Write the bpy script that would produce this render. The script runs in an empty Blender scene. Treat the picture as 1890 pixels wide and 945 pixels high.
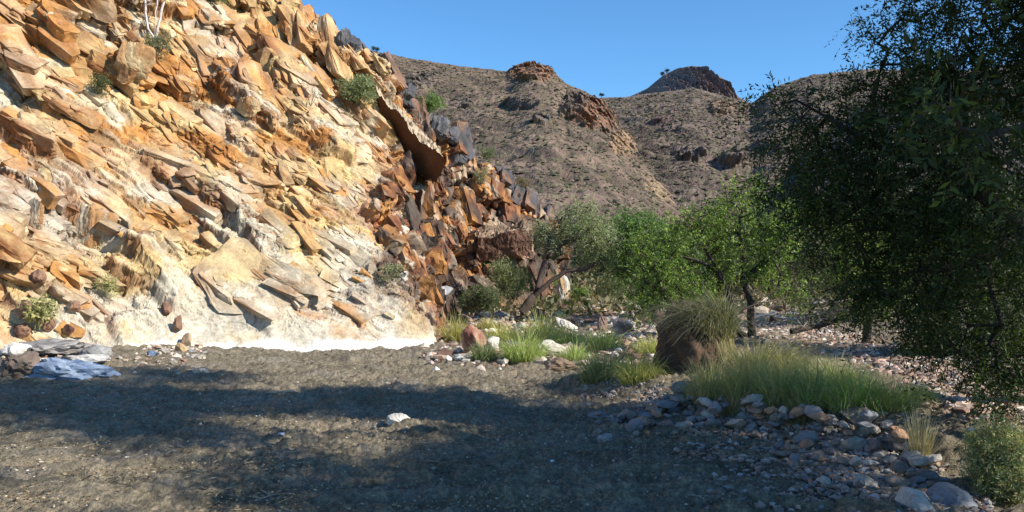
import bpy, math, random
import numpy as np
from math import radians as R
SC = bpy.context.scene
COL = SC.collection
rng = np.random.default_rng(7)

# ------------------------------------------------------------------ camera, sky, sun
FPX, UC, VH, EYE = 1573.0, 945.0, 500.0, 1.6
cam = bpy.data.cameras.new('camera'); camo = bpy.data.objects.new('camera', cam); COL.objects.link(camo)
camo.location = (0, 0, EYE); camo.rotation_euler = (R(90), 0, 0)
cam.lens = 36*FPX/1890; cam.sensor_width = 36; cam.shift_y = 27.5/1890
cam.clip_start = .05; cam.clip_end = 6000
SC.camera = camo
SUN_EL = R(33); SUN_H = (0.906, -0.423)          # horizontal direction towards the sun
sdir = np.array([SUN_H[0]*math.cos(SUN_EL), SUN_H[1]*math.cos(SUN_EL), math.sin(SUN_EL)])
w = bpy.data.worlds.new('World'); SC.world = w; w.use_nodes = True
nt = w.node_tree; nt.nodes.clear()
sky = nt.nodes.new('ShaderNodeTexSky'); sky.sky_type = 'NISHITA'; sky.sun_disc = False
sky.sun_elevation = SUN_EL; sky.sun_rotation = math.atan2(SUN_H[0], SUN_H[1])
sky.air_density = 1.0; sky.dust_density = 0.4; sky.ozone_density = 2.2; sky.altitude = 1200
hs = nt.nodes.new('ShaderNodeHueSaturation'); hs.inputs['Saturation'].default_value = 1.1
bg = nt.nodes.new('ShaderNodeBackground'); bg.inputs[1].default_value = 0.105
wo = nt.nodes.new('ShaderNodeOutputWorld')
gm = nt.nodes.new('ShaderNodeMix'); gm.data_type = 'RGBA'; gm.blend_type = 'MULTIPLY'; gm.inputs[0].default_value = 1; gm.inputs[7].default_value = (.80, 1.17, 1.36, 1)
nt.links.new(sky.outputs[0], hs.inputs['Color']); nt.links.new(hs.outputs[0], gm.inputs[6]); nt.links.new(gm.outputs[2], bg.inputs[0]); nt.links.new(bg.outputs[0], wo.inputs[0])
sl = bpy.data.lights.new('sun', 'SUN'); slo = bpy.data.objects.new('sun', sl); COL.objects.link(slo)
sl.energy = 5.0; sl.angle = R(.5); sl.color = (1, .93, .80)
from mathutils import Vector, Matrix
slo.rotation_euler = Vector(tuple(-sdir)).to_track_quat('-Z', 'Y').to_euler(); slo.location = (20, -10, 30)
SC.view_settings.view_transform = 'Standard'; SC.view_settings.look = 'None'
SC.view_settings.exposure = 0.55; SC.view_settings.gamma = 1; SC.view_settings.use_curve_mapping = False
SC.cycles.max_bounces = 5; SC.cycles.diffuse_bounces = 2; SC.cycles.transmission_bounces = 2; SC.cycles.transparent_max_bounces = 4
SC.cycles.use_denoising = True

# ------------------------------------------------------------------ noise
def hsh(ix, iy, iz, seed):
    h = (ix.astype(np.int64)*374761393 + iy.astype(np.int64)*668265263 + iz*2147483647 + seed*1274126177) & 0xffffffff
    h = ((h ^ (h >> 13))*1274126177) & 0xffffffff
    h = ((h ^ (h >> 16))*2246822519) & 0xffffffff
    return ((h ^ (h >> 15)) & 0xffffff)/float(0xffffff)
def vn2(x, y, seed=0):
    ix = np.floor(x).astype(np.int64); iy = np.floor(y).astype(np.int64)
    fx = x-ix; fy = y-iy
    def g(a, b, dx, dy):
        an = hsh(a, b, 0, seed)*2*np.pi
        return np.cos(an)*dx + np.sin(an)*dy
    ux = fx*fx*fx*(fx*(fx*6-15)+10); uy = fy*fy*fy*(fy*(fy*6-15)+10)
    a = g(ix, iy, fx, fy); b = g(ix+1, iy, fx-1, fy); c = g(ix, iy+1, fx, fy-1); d = g(ix+1, iy+1, fx-1, fy-1)
    return ((a*(1-ux)+b*ux)*(1-uy) + (c*(1-ux)+d*ux)*uy)*1.5
def vn3(x, y, z, seed=0):
    ix = np.floor(x).astype(np.int64); iy = np.floor(y).astype(np.int64); iz = np.floor(z).astype(np.int64)
    fx, fy, fz = x-ix, y-iy, z-iz; ux, uy, uz = fx*fx*(3-2*fx), fy*fy*(3-2*fy), fz*fz*(3-2*fz); o = 0
    for a in (0, 1):
        for b in (0, 1):
            for c in (0, 1):
                o = o + hsh(ix+a, iy+b, (iz+c) % 100000, seed)*(ux if a else 1-ux)*(uy if b else 1-uy)*(uz if c else 1-uz)
    return o*2-1
def fbm3(p, s, octv, seed, rough=.55):
    o = 0; a = 1
    for k in range(octv):
        o = o+a*vn3(p[..., 0]*s, p[..., 1]*s, p[..., 2]*s, seed+k*31); s *= 2.1; a *= rough
    return o
def fbm(x, y, octv=4, seed=0, rough=.5):
    o = 0; a = 1
    for k in range(octv):
        o = o + a*vn2(x, y, seed+k*17); x = x*2.03+5.1; y = y*2.03-3.7; a *= rough
    return o
def worley(x, y, seed=0, jit=.9):
    ix = np.floor(x).astype(np.int64); iy = np.floor(y).astype(np.int64)
    F1 = np.full(x.shape, 9.); F2 = np.full(x.shape, 9.); cx = np.zeros_like(x); cy = np.zeros_like(x)
    ids = np.zeros(x.shape); 
    for dx in (-1, 0, 1):
        for dy in (-1, 0, 1):
            a, b = ix+dx, iy+dy
            px = a+.5+jit*(hsh(a, b, 1, seed)-.5); py = b+.5+jit*(hsh(a, b, 2, seed)-.5)
            d = np.hypot(px-x, py-y)
            m = d < F1
            F2 = np.where(m, F1, np.minimum(F2, d)); F1 = np.where(m, d, F1)
            cx = np.where(m, x-px, cx); cy = np.where(m, y-py, cy)
            ids = np.where(m, hsh(a, b, 3, seed), ids)
    return F1, F2, cx, cy, ids
def sst(a, b, x):
    t = np.clip((x-a)/(b-a), 0, 1); return t*t*(3-2*t)
def lerp3(a, b, m): return np.asarray(a)*(1-m[..., None]) + np.asarray(b)*m[..., None]

# ------------------------------------------------------------------ mesh helpers
def mesh_np(name, V, F, cols=None, smooth=False, mat=None):
    V = np.ascontiguousarray(V, dtype=np.float32); F = np.ascontiguousarray(F, dtype=np.int32)
    me = bpy.data.meshes.new(name); n, k = F.shape
    me.vertices.add(len(V)); me.vertices.foreach_set('co', V.ravel())
    me.loops.add(n*k); me.loops.foreach_set('vertex_index', F.ravel())
    me.polygons.add(n); me.polygons.foreach_set('loop_start', np.arange(n, dtype=np.int32)*k)
    me.polygons.foreach_set('use_smooth', np.full(n, smooth))
    me.update(calc_edges=True)
    if cols is not None:
        c = np.ones((len(V), 4), dtype=np.float32); c[:, :3] = np.clip(cols, 0, 1)
        at = me.color_attributes.new('Col', 'FLOAT_COLOR', 'POINT'); at.data.foreach_set('color', c.ravel())
    if mat: me.materials.append(mat)
    return me
def link(name, me, parent=None, loc=None):
    o = bpy.data.objects.new(name, me); COL.objects.link(o)
    if parent: o.parent = parent
    if loc is not None: o.location = loc
    return o
def tag(o, label=None, cat=None, group=None, kind=None):
    if label: o['label'] = label
    if cat: o['category'] = cat
    if group: o['group'] = group
    if kind: o['kind'] = kind
    return o
def empty(name, loc):
    o = bpy.data.objects.new(name, None); COL.objects.link(o); o.location = loc; return o
def grid_faces(n, m):
    i = np.arange(n-1)[:, None]*m + np.arange(m-1)[None, :]
    return np.stack([i, i+1, i+m+1, i+m], -1).reshape(-1, 4)

# ------------------------------------------------------------------ materials
def mat_vc(name, rough=.9, nscale=8., nlo=.75, nhi=1.25, bump=.3, bscale=30., bdist=.02, objrand=False, second=None):
    m = bpy.data.materials.new(name); m.use_nodes = True; t = m.node_tree; t.nodes.clear(); N = t.nodes.new; L = t.links.new
    out = N('ShaderNodeOutputMaterial'); b = N('ShaderNodeBsdfPrincipled'); L(b.outputs[0], out.inputs[0])
    b.inputs['Roughness'].default_value = rough; b.inputs['Specular IOR Level'].default_value = .25
    at = N('ShaderNodeAttribute'); at.attribute_name = 'Col'
    tc = N('ShaderNodeTexCoord')
    no = N('ShaderNodeTexNoise'); no.inputs['Scale'].default_value = nscale; no.inputs['Detail'].default_value = 6; no.inputs['Roughness'].default_value = .7
    L(tc.outputs['Object'], no.inputs['Vector'])
    mr = N('ShaderNodeMapRange'); mr.inputs['From Min'].default_value = .3; mr.inputs['From Max'].default_value = .7
    mr.inputs['To Min'].default_value = nlo; mr.inputs['To Max'].default_value = nhi; L(no.outputs['Fac'], mr.inputs['Value'])
    mx = N('ShaderNodeMix'); mx.data_type = 'RGBA'; mx.blend_type = 'MULTIPLY'; mx.inputs[0].default_value = 1
    L(at.outputs['Color'], mx.inputs[6]); L(mr.outputs[0], mx.inputs[7]); src = mx.outputs[2]
    if objrand:
        oi = N('ShaderNodeObjectInfo'); cr = N('ShaderNodeValToRGB'); L(oi.outputs['Random'], cr.inputs[0])
        e = cr.color_ramp.elements; cr.color_ramp.interpolation = 'CONSTANT'
        e[0].position = 0; e[0].color = (.24, .235, .235, 1); e[1].position = .9; e[1].color = (.50, .47, .42, 1)
        for p, c in ((.18, (.34, .32, .31)), (.36, (.31, .24, .19)), (.5, (.40, .36, .31)), (.62, (.22, .23, .25)), (.74, (.42, .25, .16)), (.82, (.2, .17, .15))):
            x = e.new(p); x.color = (*c, 1)
        m2 = N('ShaderNodeMix'); m2.data_type = 'RGBA'; m2.blend_type = 'MULTIPLY'; m2.inputs[0].default_value = 1
        L(src, m2.inputs[6]); L(cr.outputs[0], m2.inputs[7]); src = m2.outputs[2]
    L(src, b.inputs['Base Color'])
    nb = N('ShaderNodeTexNoise'); nb.inputs['Scale'].default_value = bscale; nb.inputs['Detail'].default_value = 8; nb.inputs['Roughness'].default_value = .65
    L(tc.outputs['Object'], nb.inputs['Vector'])
    bp = N('ShaderNodeBump'); bp.inputs['Strength'].default_value = bump; bp.inputs['Distance'].default_value = bdist
    L(nb.outputs['Fac'], bp.inputs['Height']); L(bp.outputs[0], b.inputs['Normal'])
    return m
def mat_leaf(name, trans=.35, rough=.55):
    m = bpy.data.materials.new(name); m.use_nodes = True; t = m.node_tree; t.nodes.clear(); N = t.nodes.new; L = t.links.new
    out = N('ShaderNodeOutputMaterial'); at = N('ShaderNodeAttribute'); at.attribute_name = 'Col'
    d = N('ShaderNodeBsdfPrincipled'); d.inputs['Roughness'].default_value = rough; d.inputs['Specular IOR Level'].default_value = .35
    tr = N('ShaderNodeBsdfTranslucent'); mi = N('ShaderNodeMixShader'); mi.inputs[0].default_value = trans
    g = N('ShaderNodeMix'); g.data_type = 'RGBA'; g.blend_type = 'MULTIPLY'; g.inputs[0].default_value = 1; g.inputs[7].default_value = (1.25, 1.3, .6, 1)
    L(at.outputs['Color'], d.inputs['Base Color']); L(at.outputs['Color'], g.inputs[6]); L(g.outputs[2], tr.inputs[0])
    L(d.outputs[0], mi.inputs[1]); L(tr.outputs[0], mi.inputs[2]); L(mi.outputs[0], out.inputs[0])
    return m
M_CLIFF = mat_vc('cliff_rock', nscale=14, nlo=.7, nhi=1.25, bump=.55, bscale=22, bdist=.03)
M_STONE = mat_vc('stone', rough=.8, nscale=9, nlo=.7, nhi=1.25, bump=.3, bscale=25, bdist=.01, objrand=True)
M_ROCK = mat_vc('boulder_rock', nscale=6, nlo=.65, nhi=1.3, bump=.5, bscale=14, bdist=.03)
M_SAND = mat_vc('sand', rough=.95, nscale=30, nlo=.45, nhi=1.5, bump=1, bscale=38, bdist=.03)
M_HILL = mat_vc('hill_slope', nscale=.35, nlo=.65, nhi=1.35, bump=.9, bscale=.9, bdist=.8)
M_BARK = mat_vc('bark', nscale=20, nlo=.6, nhi=1.35, bump=.6, bscale=60, bdist=.01)
M_LEAF = mat_leaf('leaf'); M_GRASS = mat_leaf('grass_blade', .3, .5)

# ------------------------------------------------------------------ ground height
def ground_z(x, y):
    x = np.asarray(x, float); y = np.asarray(y, float)
    z = .03*np.clip(y-22, 0, 80) + .02*np.clip(y-22, 0, 20)*sst(-3, 6, x)
    # right bank: its edge runs from (1.2, 11.5) to (5, 5)
    e = ((x-1.3)*.86 + (y-11.3)*.5)              # signed distance to the bank edge, right side positive
    side = sst(13.5, 11.5, y) + sst(11.5, 13.5, y)*sst(-.5, 1.5, x-1.6-.0*(y))
    z = z + .22*sst(-.6, .5, e)*side*sst(26, 18, y)
    z = z + .10*np.exp(-(e/.45)**2)*sst(12.6, 11, y)*sst(4, 6.5, y)
    z = z + .05*np.clip(x-4-.1*y, 0, 12)*sst(6, 12, y)
    z = z + .12*np.clip(-4.5-x, 0, 8)*.5*sst(11, 16, y)
    z = z + .05*fbm(x*.35, y*.35, 2, 5)
    return z
def G(u, v):                                     # where the sight line through (u, v) meets the ground
    t0 = 3.
    Y = np.geomspace(3, 120, 4000); X = (u-UC)/FPX*Y; Z = EYE+(VH-v)/FPX*Y
    k = np.argmax(Z < ground_z(X, Y)) if (Z < ground_z(X, Y)).any() else len(Y)-1
    return np.array([X[k], Y[k], float(ground_z(X[k], Y[k]))])
def P(u, v, Y): return np.array([(u-UC)/FPX*Y, Y, EYE+(VH-v)/FPX*Y])

# ------------------------------------------------------------------ ground
def build_ground():
    a = np.linspace(-1, 1, 900)
    fan = np.sign(a)*(np.abs(a)*.66 + 3.5*np.abs(a)**7)          # tan of the side angle, dense in the middle
    Y = np.concatenate([np.linspace(-30, 2.6, 14), np.geomspace(2.9, 3.2, 4), np.geomspace(3.3, 40, 820), np.geomspace(41, 3000, 40)])
    YY, FF = np.meshgrid(Y, fan, indexing='ij')
    XX = FF*np.maximum(YY, 3.) + np.where(YY < 3, FF*6, 0)
    z = ground_z(XX, YY)
    near = sst(2, 3.5, YY)*sst(60, 25, YY)
    bed = sst(2.5, -1., (XX-1.3)*.86+(YY-11.3)*.5)
    rip = fbm(XX*1.1+.3*YY, YY*3.2, 3, 11)                      # long low ripples of the dry river bed
    ft, _, cx, cy, ids = worley(XX*2.6, YY*3.4, 23)
    pits = -np.exp(-(ft/.33)**2)*(ids > .45)*.045 + np.exp(-((ft-.42)/.14)**2)*(ids > .45)*.012
    z = z + near*(.06*rip + .036*fbm(XX*3.5, YY*5, 3, 31, .6) + .022*fbm(XX*14, YY*17, 3, 41, .65) + pits*bed*sst(14, 9, YY)*.8)
    z = z + near*(1-bed)*.05*np.abs(fbm(XX*5, YY*5, 3, 77))
    z = np.where(YY > 60, z - .02*(YY-60)*0, z)
    n1 = fbm(XX*.8, YY*1.2, 4, 3)[..., None]; n2 = fbm(XX*9, YY*11, 3, 8, .7)[..., None]
    c = np.array([.215, .178, .122]) + n1*np.array([.05, .04, .03])
    c = c*(1+.35*n2)
    grav = sst(.15, .5, fbm(XX*.9, YY*2.5, 3, 91))[..., None]*.5
    c = c*(1-grav) + grav*np.array([.25, .22, .18])
    far = sst(20, 30, YY)[..., None]; c = c*(1-far) + far*np.array([.24, .165, .11])
    bk = (1-bed)[..., None]; c = c*(1-bk*.5) + bk*.5*np.array([.21, .16, .12])
    V = np.stack([XX, YY, z], -1).reshape(-1, 3)
    me = mesh_np('ground', V, grid_faces(*YY.shape), c.reshape(-1, 3), True, M_SAND)
    tag(link('ground', me), kind='structure')
build_ground()

# ------------------------------------------------------------------ cliff
ST = [  # foot (x, y, z), crest (x, y, z)
 ((-19, 2, -.1), (-33, 6, 14)),
 ((-13.5, 9.5, 0), (-24, 17, 15)),
 ((-9.0, 14., 0), (-16, 24, 15.5)),
 ((-6.3, 16.6, 0), (-11, 26.5, 14)),
 ((-3.4, 17.2, 0), (-6.9, 27, 10.6)),
 ((-1.5, 17.9, 0), (-4.95, 28, 8.7)),
 ((-1.7, 20.0, .05), (-4.1, 29.5, 8.1)),
 ((-2.2, 23.5, .3), (-3.3, 31, 7.3)),
 ((-1.3, 27.5, .35), (-1.55, 33.5, 6.0)),
 ((.6, 31.0, .5), (1.35, 35, 4.1)),
 ((1.7, 33., .6), (2.6, 37., 3.3)),
 ((2.0, 40, 1.), (1.2, 44, 3.)),
 ((-6, 52, 1.5), (-7, 55, 4.)),
]
LEDGES = [ # (u0,v0,u1,v1, step m, fade px, colour code)
 (196, 492, 318, 575, .42, 80, 'brown'), (380, 150, 500, 245, .45, 60, 'rust'),
 (0, 250, 85, 300, .5, 60, 'rust'), (355, 395, 470, 490, .3, 60, 'rust'), (590, 125, 700, 190, .7, 60, 'dark'), 
 (190, 130, 245, 175, .5, 50, 'rust'), (0, 500, 60, 545, .3, 40, 'brown'), (330, 345, 430, 395, .3, 50, 'rust'),
 (490, 505, 560, 560, .14, 60, 'rust'), (640, 545, 720, 590, .12, 50, 'rust'), (400, 540, 500, 620, .16, 70, 'brown'),
 (60, 60, 110, 110, .5, 50, 'rust'), (540, 250, 640, 310, .4, 50, 'rust'),
 (520, 60, 600, 110, .5, 60, 'rust'), (250, 300, 330, 350, .25, 50, 'rust')]
def smooth_rows(a, k):
    ker = np.hanning(k+2)[1:-1]; ker /= ker.sum()
    p = np.pad(a, ((k//2, k//2), (0, 0)), mode='edge')
    return np.stack([np.convolve(p[:, i], ker, 'valid') for i in range(a.shape[1])], -1)
def build_cliff():
    B = np.array([s[0] for s in ST], float); C = np.array([s[1] for s in ST], float)
    wgt = np.array([.12, .45, 1, 1, 1, .8, .8, 1, 1, .6, .35, .2]); NS = 1500
    den = np.array([np.linalg.norm((B+C)[i+1]-(B+C)[i])/2 for i in range(len(B)-1)])*wgt
    cum = np.concatenate([[0], np.cumsum(den)]); ss = np.linspace(0, cum[-1], NS)
    iv = lambda A: smooth_rows(np.stack([np.interp(ss, cum, A[:, j]) for j in range(3)], -1), 75)
    Bs, Cs = iv(B), iv(C)
    t = np.concatenate([np.linspace(-.09, 0, 12, endpoint=False), np.linspace(0, 1, 560, endpoint=False), np.linspace(1, 1.9, 90)])
    h = np.where(t < 1, t + .07*np.sin(np.pi*np.clip(t, 0, 1)), 1 + (t-1)*1.3)
    g = np.where(t < 1, t, 1+.02*np.sin((t-1)*9) - .30*np.clip(t-1, 0, 9)**1.3)
    D = Cs-Bs
    pos = Bs[:, None, :] + np.concatenate([D[:, None, :2]*h[None, :, None], D[:, None, 2:]*g[None, :, None]], -1)
    ds = np.gradient(pos, axis=0); dt = np.gradient(pos, axis=1)
    n = np.cross(ds, dt); n /= np.linalg.norm(n, axis=-1, keepdims=True) + 1e-9
    if n[NS//2, 200, 2] < 0: n = -n
    mid = pos[:, 200]; S = np.concatenate([[0], np.cumsum(np.linalg.norm(np.diff(mid, axis=0), axis=1))])[:, None]*np.ones_like(pos[..., 0])
    T = np.linalg.norm(D, axis=1)[:, None]*t[None, :]
    u = UC+pos[..., 0]/np.maximum(pos[..., 1], 1)*FPX; v = VH-(pos[..., 2]-EYE)/np.maximum(pos[..., 1], 1)*FPX
    # region weights: wB = the steep blocky dark red end of the cliff
    wu = u+40*fbm(S*.5, T*.5, 3, 4)
    wB = sst(670, 740, wu + .25*(v-300))*sst(17.8, 20.5, pos[..., 1])
    x1 = S+.16*fbm(S*.6, T*.6, 3, 9); y1 = T+.16*fbm(S*.6+9, T*.6, 3, 10)
    be = R(-40); q = x1*math.cos(be)+y1*math.sin(be); p = -x1*math.sin(be)+y1*math.cos(be)
    # the smoothness of the dip-slope slabs
    rough = .5+.9*fbm(S*.22, T*.22, 3, 15)
    rough = np.clip(rough + .45*sst(.55, .95, T/9) , .1, 1.15)
    slab = sst(380, 520, v)*sst(150, 330, u)
    rough = rough*(1-.8*slab)
    rough = rough + .35*np.exp(-((u-110)/110)**2-((v-390)/90)**2)+.3*np.exp(-((u-130)/140)**2-((v-90)/90)**2)
    d = np.zeros_like(S); riser = np.zeros_like(S)
    xb = x1*1.0+.5*y1*.3; yb = y1-.25*x1
    def lev_a(q, p, lq, lp, amp, saw, sd, keep):
        F1, F2, cx, cy, ids = worley(q/lq, p/lp, 50+sd); e = F2-F1
        hh = np.where(ids > keep, ids, .2)
        return amp*(hh-.5)*1.15 - saw*cy + amp*.5*cx*(ids*9 % 1-.5) - .45*amp*np.exp(-(e/.06)**2)*(.2+.8*(ids > .5))
    def lev_b(x, y, lx, ly, amp, sd):
        F1, F2, cx, cy, ids = worley(x/lx, y/ly, 80+sd); e = F2-F1
        return amp*(ids-.5)*1.25 - amp*.5*cy*(.4+(ids*13 % 1)) + amp*.6*cx*((ids*7 % 1)-.5) - .5*amp*np.exp(-(e/.08)**2)
    def sheet(q, p, lam, amp, sd, keep=.55):
        pp = p/lam + .35*fbm(q*.35/lam**.5, p*.5, 3, sd); f = pp-np.floor(pp); idd = hsh(np.floor(pp), np.floor(q/(lam*6)+7*hsh(np.floor(pp), np.floor(pp)*0, 5, sd)), 1, sd)
        return amp*((1-f)-.5)*(idd > keep)*sst(0, .06, 1-f)
    d += (1-wB)*rough*(lev_a(q, p, 3.4, 1.7, .62, .14, 1, .35)+lev_a(q, p, 1.45, .75, .34, .14, 2, .35))
    d += (1-wB)*(.35+.65*rough)*sheet(q, p, .9, .12, 61)
    d += wB*(lev_b(xb, yb, 1.3, 1.9, .46, 1)+lev_b(xb, yb, .55, .8, .24, 2))
    # ledges
    for (u0, v0, u1, v1, st, fade, cc) in LEDGES:
        L = math.hypot(u1-u0, v1-v0); dx, dy = (u1-u0)/L, (v1-v0)/L
        al = (u-u0)*dx+(v-v0)*dy; pe = (u-u0)*dy-(v-v0)*dx          # pe > 0: above right of the line
        pe = pe + 5*fbm(S*1.3, T*1.3, 3, int(u0))*1.5
        ends = sst(-14, 6, al)*sst(L+14, L-6, al)
        m = ends*sst(0, 2.5, pe)*np.clip(1-pe/fade, 0, 1)
        vis = (t[None, :] < 1.05)
        d += st*m*vis; riser += ends*np.exp(-((pe-1)/5)**2)*vis*(1 if cc != 'x' else 0)
    d += .16*fbm(S*.3, T*.3, 3, 21)*(.15+.85*rough)*(1-.5*slab)
    foot = sst(-.02, .10, t)[None, :]*np.ones_like(d)
    d = d*(.12+.88*foot) - .1*(1-foot)
    def relax(Q, k):
        for _ in range(k): Q[1:-1, 1:-1] = .36*Q[1:-1, 1:-1]+.16*(Q[2:, 1:-1]+Q[:-2, 1:-1]+Q[1:-1, 2:]+Q[1:-1, :-2])
        return Q
    def normals(Q):
        m = np.cross(np.gradient(Q, axis=0), np.gradient(Q, axis=1)); m /= np.linalg.norm(m, axis=-1, keepdims=True)+1e-9
        return m if (m*n).sum() > 0 else -m
    Pn = relax(pos + n*d[..., None], 9)                 # the grid spreads over the risers
    n2 = normals(relax(Pn.copy(), 3))
    es = np.array([.845, .533, 0]); et = np.array([-.343, .543, .766]); en = np.cross(es, et); en = en if en[2] > 0 else -en
    q3 = Pn@(math.cos(be)*es+math.sin(be)*et); n3 = Pn@en; p3 = Pn@(-math.sin(be)*es+math.cos(be)*et)-.85*n3
    wq = q3+.12*fbm3(Pn, .9, 3, 14); wp = p3+.12*fbm3(Pn, .9, 3, 13)
    f2 = .6*(1-wB)*(.35+.65*rough)*(lev_a(wq, wp, .66, .34, .15, .05, 3, .55)+lev_a(wq, wp, .27, .14, .05, .02, 4, .6)+sheet(wq, wp, .33, .06, 62)+sheet(wq, wp, .12, .022, 63))
    bx3 = Pn[..., 0]*.5+Pn[..., 1]; by3 = Pn[..., 2]-.6*Pn[..., 0]
    f2 += wB*(lev_b(bx3, by3, .25, .36, .10, 3)+lev_b(bx3, by3, .1, .14, .04, 4))
    def an3(kq, kp, kn, sd, oc=3): return fbm3(np.stack([wq*kq, wp*kp, n3*kn], -1), 1., oc, sd, .6)
    dash = sst(.22, .5, an3(1.1, 4.5, 1.8, 71)+.15*rough)*(1-wB)*foot
    dash2 = sst(.25, .5, an3(2.4, 11, 4, 72)+.1*rough)*(1-wB)*foot
    fn3 = fbm3(Pn, 3.2, 5, 88, .62)
    crk = (np.exp(-(an3(.42, 1.7, .8, 73, 4)/.03)**2)+.7*np.exp(-(an3(.9, .7, .8, 74, 4)/.02)**2))*sst(-.5, .2, fbm3(Pn, .8, 2, 75))*(1-wB)*foot
    Pn = Pn + n2*(f2*foot+fn3*(.012+.035*rough+.03*wB)*(.3+.7*foot) - (.06*dash+.03*dash2)*(1-.1*slab) - .055*np.clip(crk, 0, 1))[..., None]
    fn4 = fbm3(Pn, 9, 3, 89, .65)
    bend = 1-np.clip((n2*n).sum(-1), 0, 1)
    # colour ------------------------------------------------------
    cream = np.array([.54, .385, .18]); pale = np.array([.52, .46, .35]); orange = np.array([.42, .195, .055]); rust = np.array([.22, .085, .03])
    grey = np.array([.40, .36, .31]); dark = np.array([.09, .06, .05]); white = np.array([.72, .69, .64])
    o1 = sst(-.15, .4, fbm(S*.35, T*.5, 4, 33) + .28*sst(380, 130, v) - .4*slab)
    o2 = sst(-.1, .35, an3(.8, 1.8, 1, 34, 4))
    c = lerp3(cream, pale, sst(-.2, .4, fbm(S*.6, T*.6, 4, 35)+.35*slab)[...])
    c = lerp3(c, orange, np.clip(o1*1.0*o2+.3*o1, 0, 1))
    c = lerp3(c, grey, np.clip(sst(.1, .4, an3(.5, 1.5, .7, 36, 4))*.3 + .5*np.exp(-((u-100)/120)**2-((v-400)/80)**2), 0, .8))
    # joint faces of the strata are iron stained
    steep = sst(.12, .45, bend)
    c = lerp3(c, rust*1.25, np.clip(steep*.8*(1-.5*slab)*sst(-.5, .3, fbm3(Pn, 1.3, 3, 51)), 0, 1))
    c = lerp3(c, rust*.9, np.clip(riser*.35, 0, 1))
    # blocky end: dark red brown, orange faces, black varnish, chalky runs
    cb = lerp3(np.array([.24, .10, .05]), np.array([.50, .25, .09]), sst(-.15, .35, fbm(S*.9, T*1.2, 4, 37)+.2*sst(450, 330, v)))
    cb = lerp3(cb, np.array([.46, .34, .22]), sst(.15, .4, fbm(S*1.4, T*1.4, 4, 38)))
    cb = lerp3(cb, np.array([.07, .05, .045]), sst(.02, .3, fbm(S*1.1, T*.35, 4, 39)+.25*sst(380, 520, v))*.85)
    run = np.exp(-((u-752-10*np.sin(v/23))/15)**2)*sst(300, 340, v)*sst(560, 480, v)
    cb = lerp3(cb, np.array([.6, .56, .5]), run*sst(-.1, .2, fbm(S*3, T*.8, 3, 40)))
    c = lerp3(c, cb, wB)
    top = sst(.93, 1.0, t)[None, :]*sst(560, 640, u)
    c = lerp3(c, np.array([.10, .095, .10]), np.clip(top*sst(-.3, .1, fbm(S*.8, T, 3, 42)), 0, 1))
    fine = fn4
    c = c*(1+.18*fine+.25*fn3)[..., None]
    c = lerp3(c, rust*.8, np.clip((.45*dash+.2*dash2)*(1-.5*slab)+.55*crk, 0, .85))
    # the bleached flood line along the foot of the slab
    zz = pos[..., 2]+.10*fbm(S*1.2, S*0, 3, 44)+.05*fbm(S*5, T*5, 2, 45)
    wl = sst(.30, .16, zz)*(1-wB)*sst(19, 18, pos[..., 1])*sst(-12, -8, pos[..., 0])
    c = lerp3(c, white, wl*.95)
    lo = sst(1.6, .3, zz)*(1-wB)*.3
    c = lerp3(c, np.array([.58, .53, .45])*(1+.15*fine)[..., None], lo*(1-wl))
    me = mesh_np('cliff', Pn.reshape(-1, 3), grid_faces(NS, len(t)), c.reshape(-1, 3), False, M_CLIFF)
    tag(link('cliff', me), kind='structure')
    return Pn, u, v, n, c, slab, wB, rough
CL, CLu, CLv, CLn, CLc, CLsl, CLwB, CLro = build_cliff()
_nf = CL.shape[1]
_vis = np.zeros(CL.shape[:2], bool); _vis[:, 14:572] = True
_U = UC+CL[..., 0]/np.maximum(CL[..., 1], 1)*FPX; _W = VH-(CL[..., 2]-EYE)/np.maximum(CL[..., 1], 1)*FPX
def on_cliff(u, v):                              # the point of the cliff nearest the eye on that sight line
    dd = (_U-u)**2+(_W-v)**2 + np.where(_vis, 0, 1e9)
    m = dd < 36
    if not m.any(): k = np.unravel_index(np.argmin(dd), dd.shape); return CL[k]
    Y = np.where(m, CL[..., 1], 1e9); k = np.unravel_index(np.argmin(Y), Y.shape); return CL[k]

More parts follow.
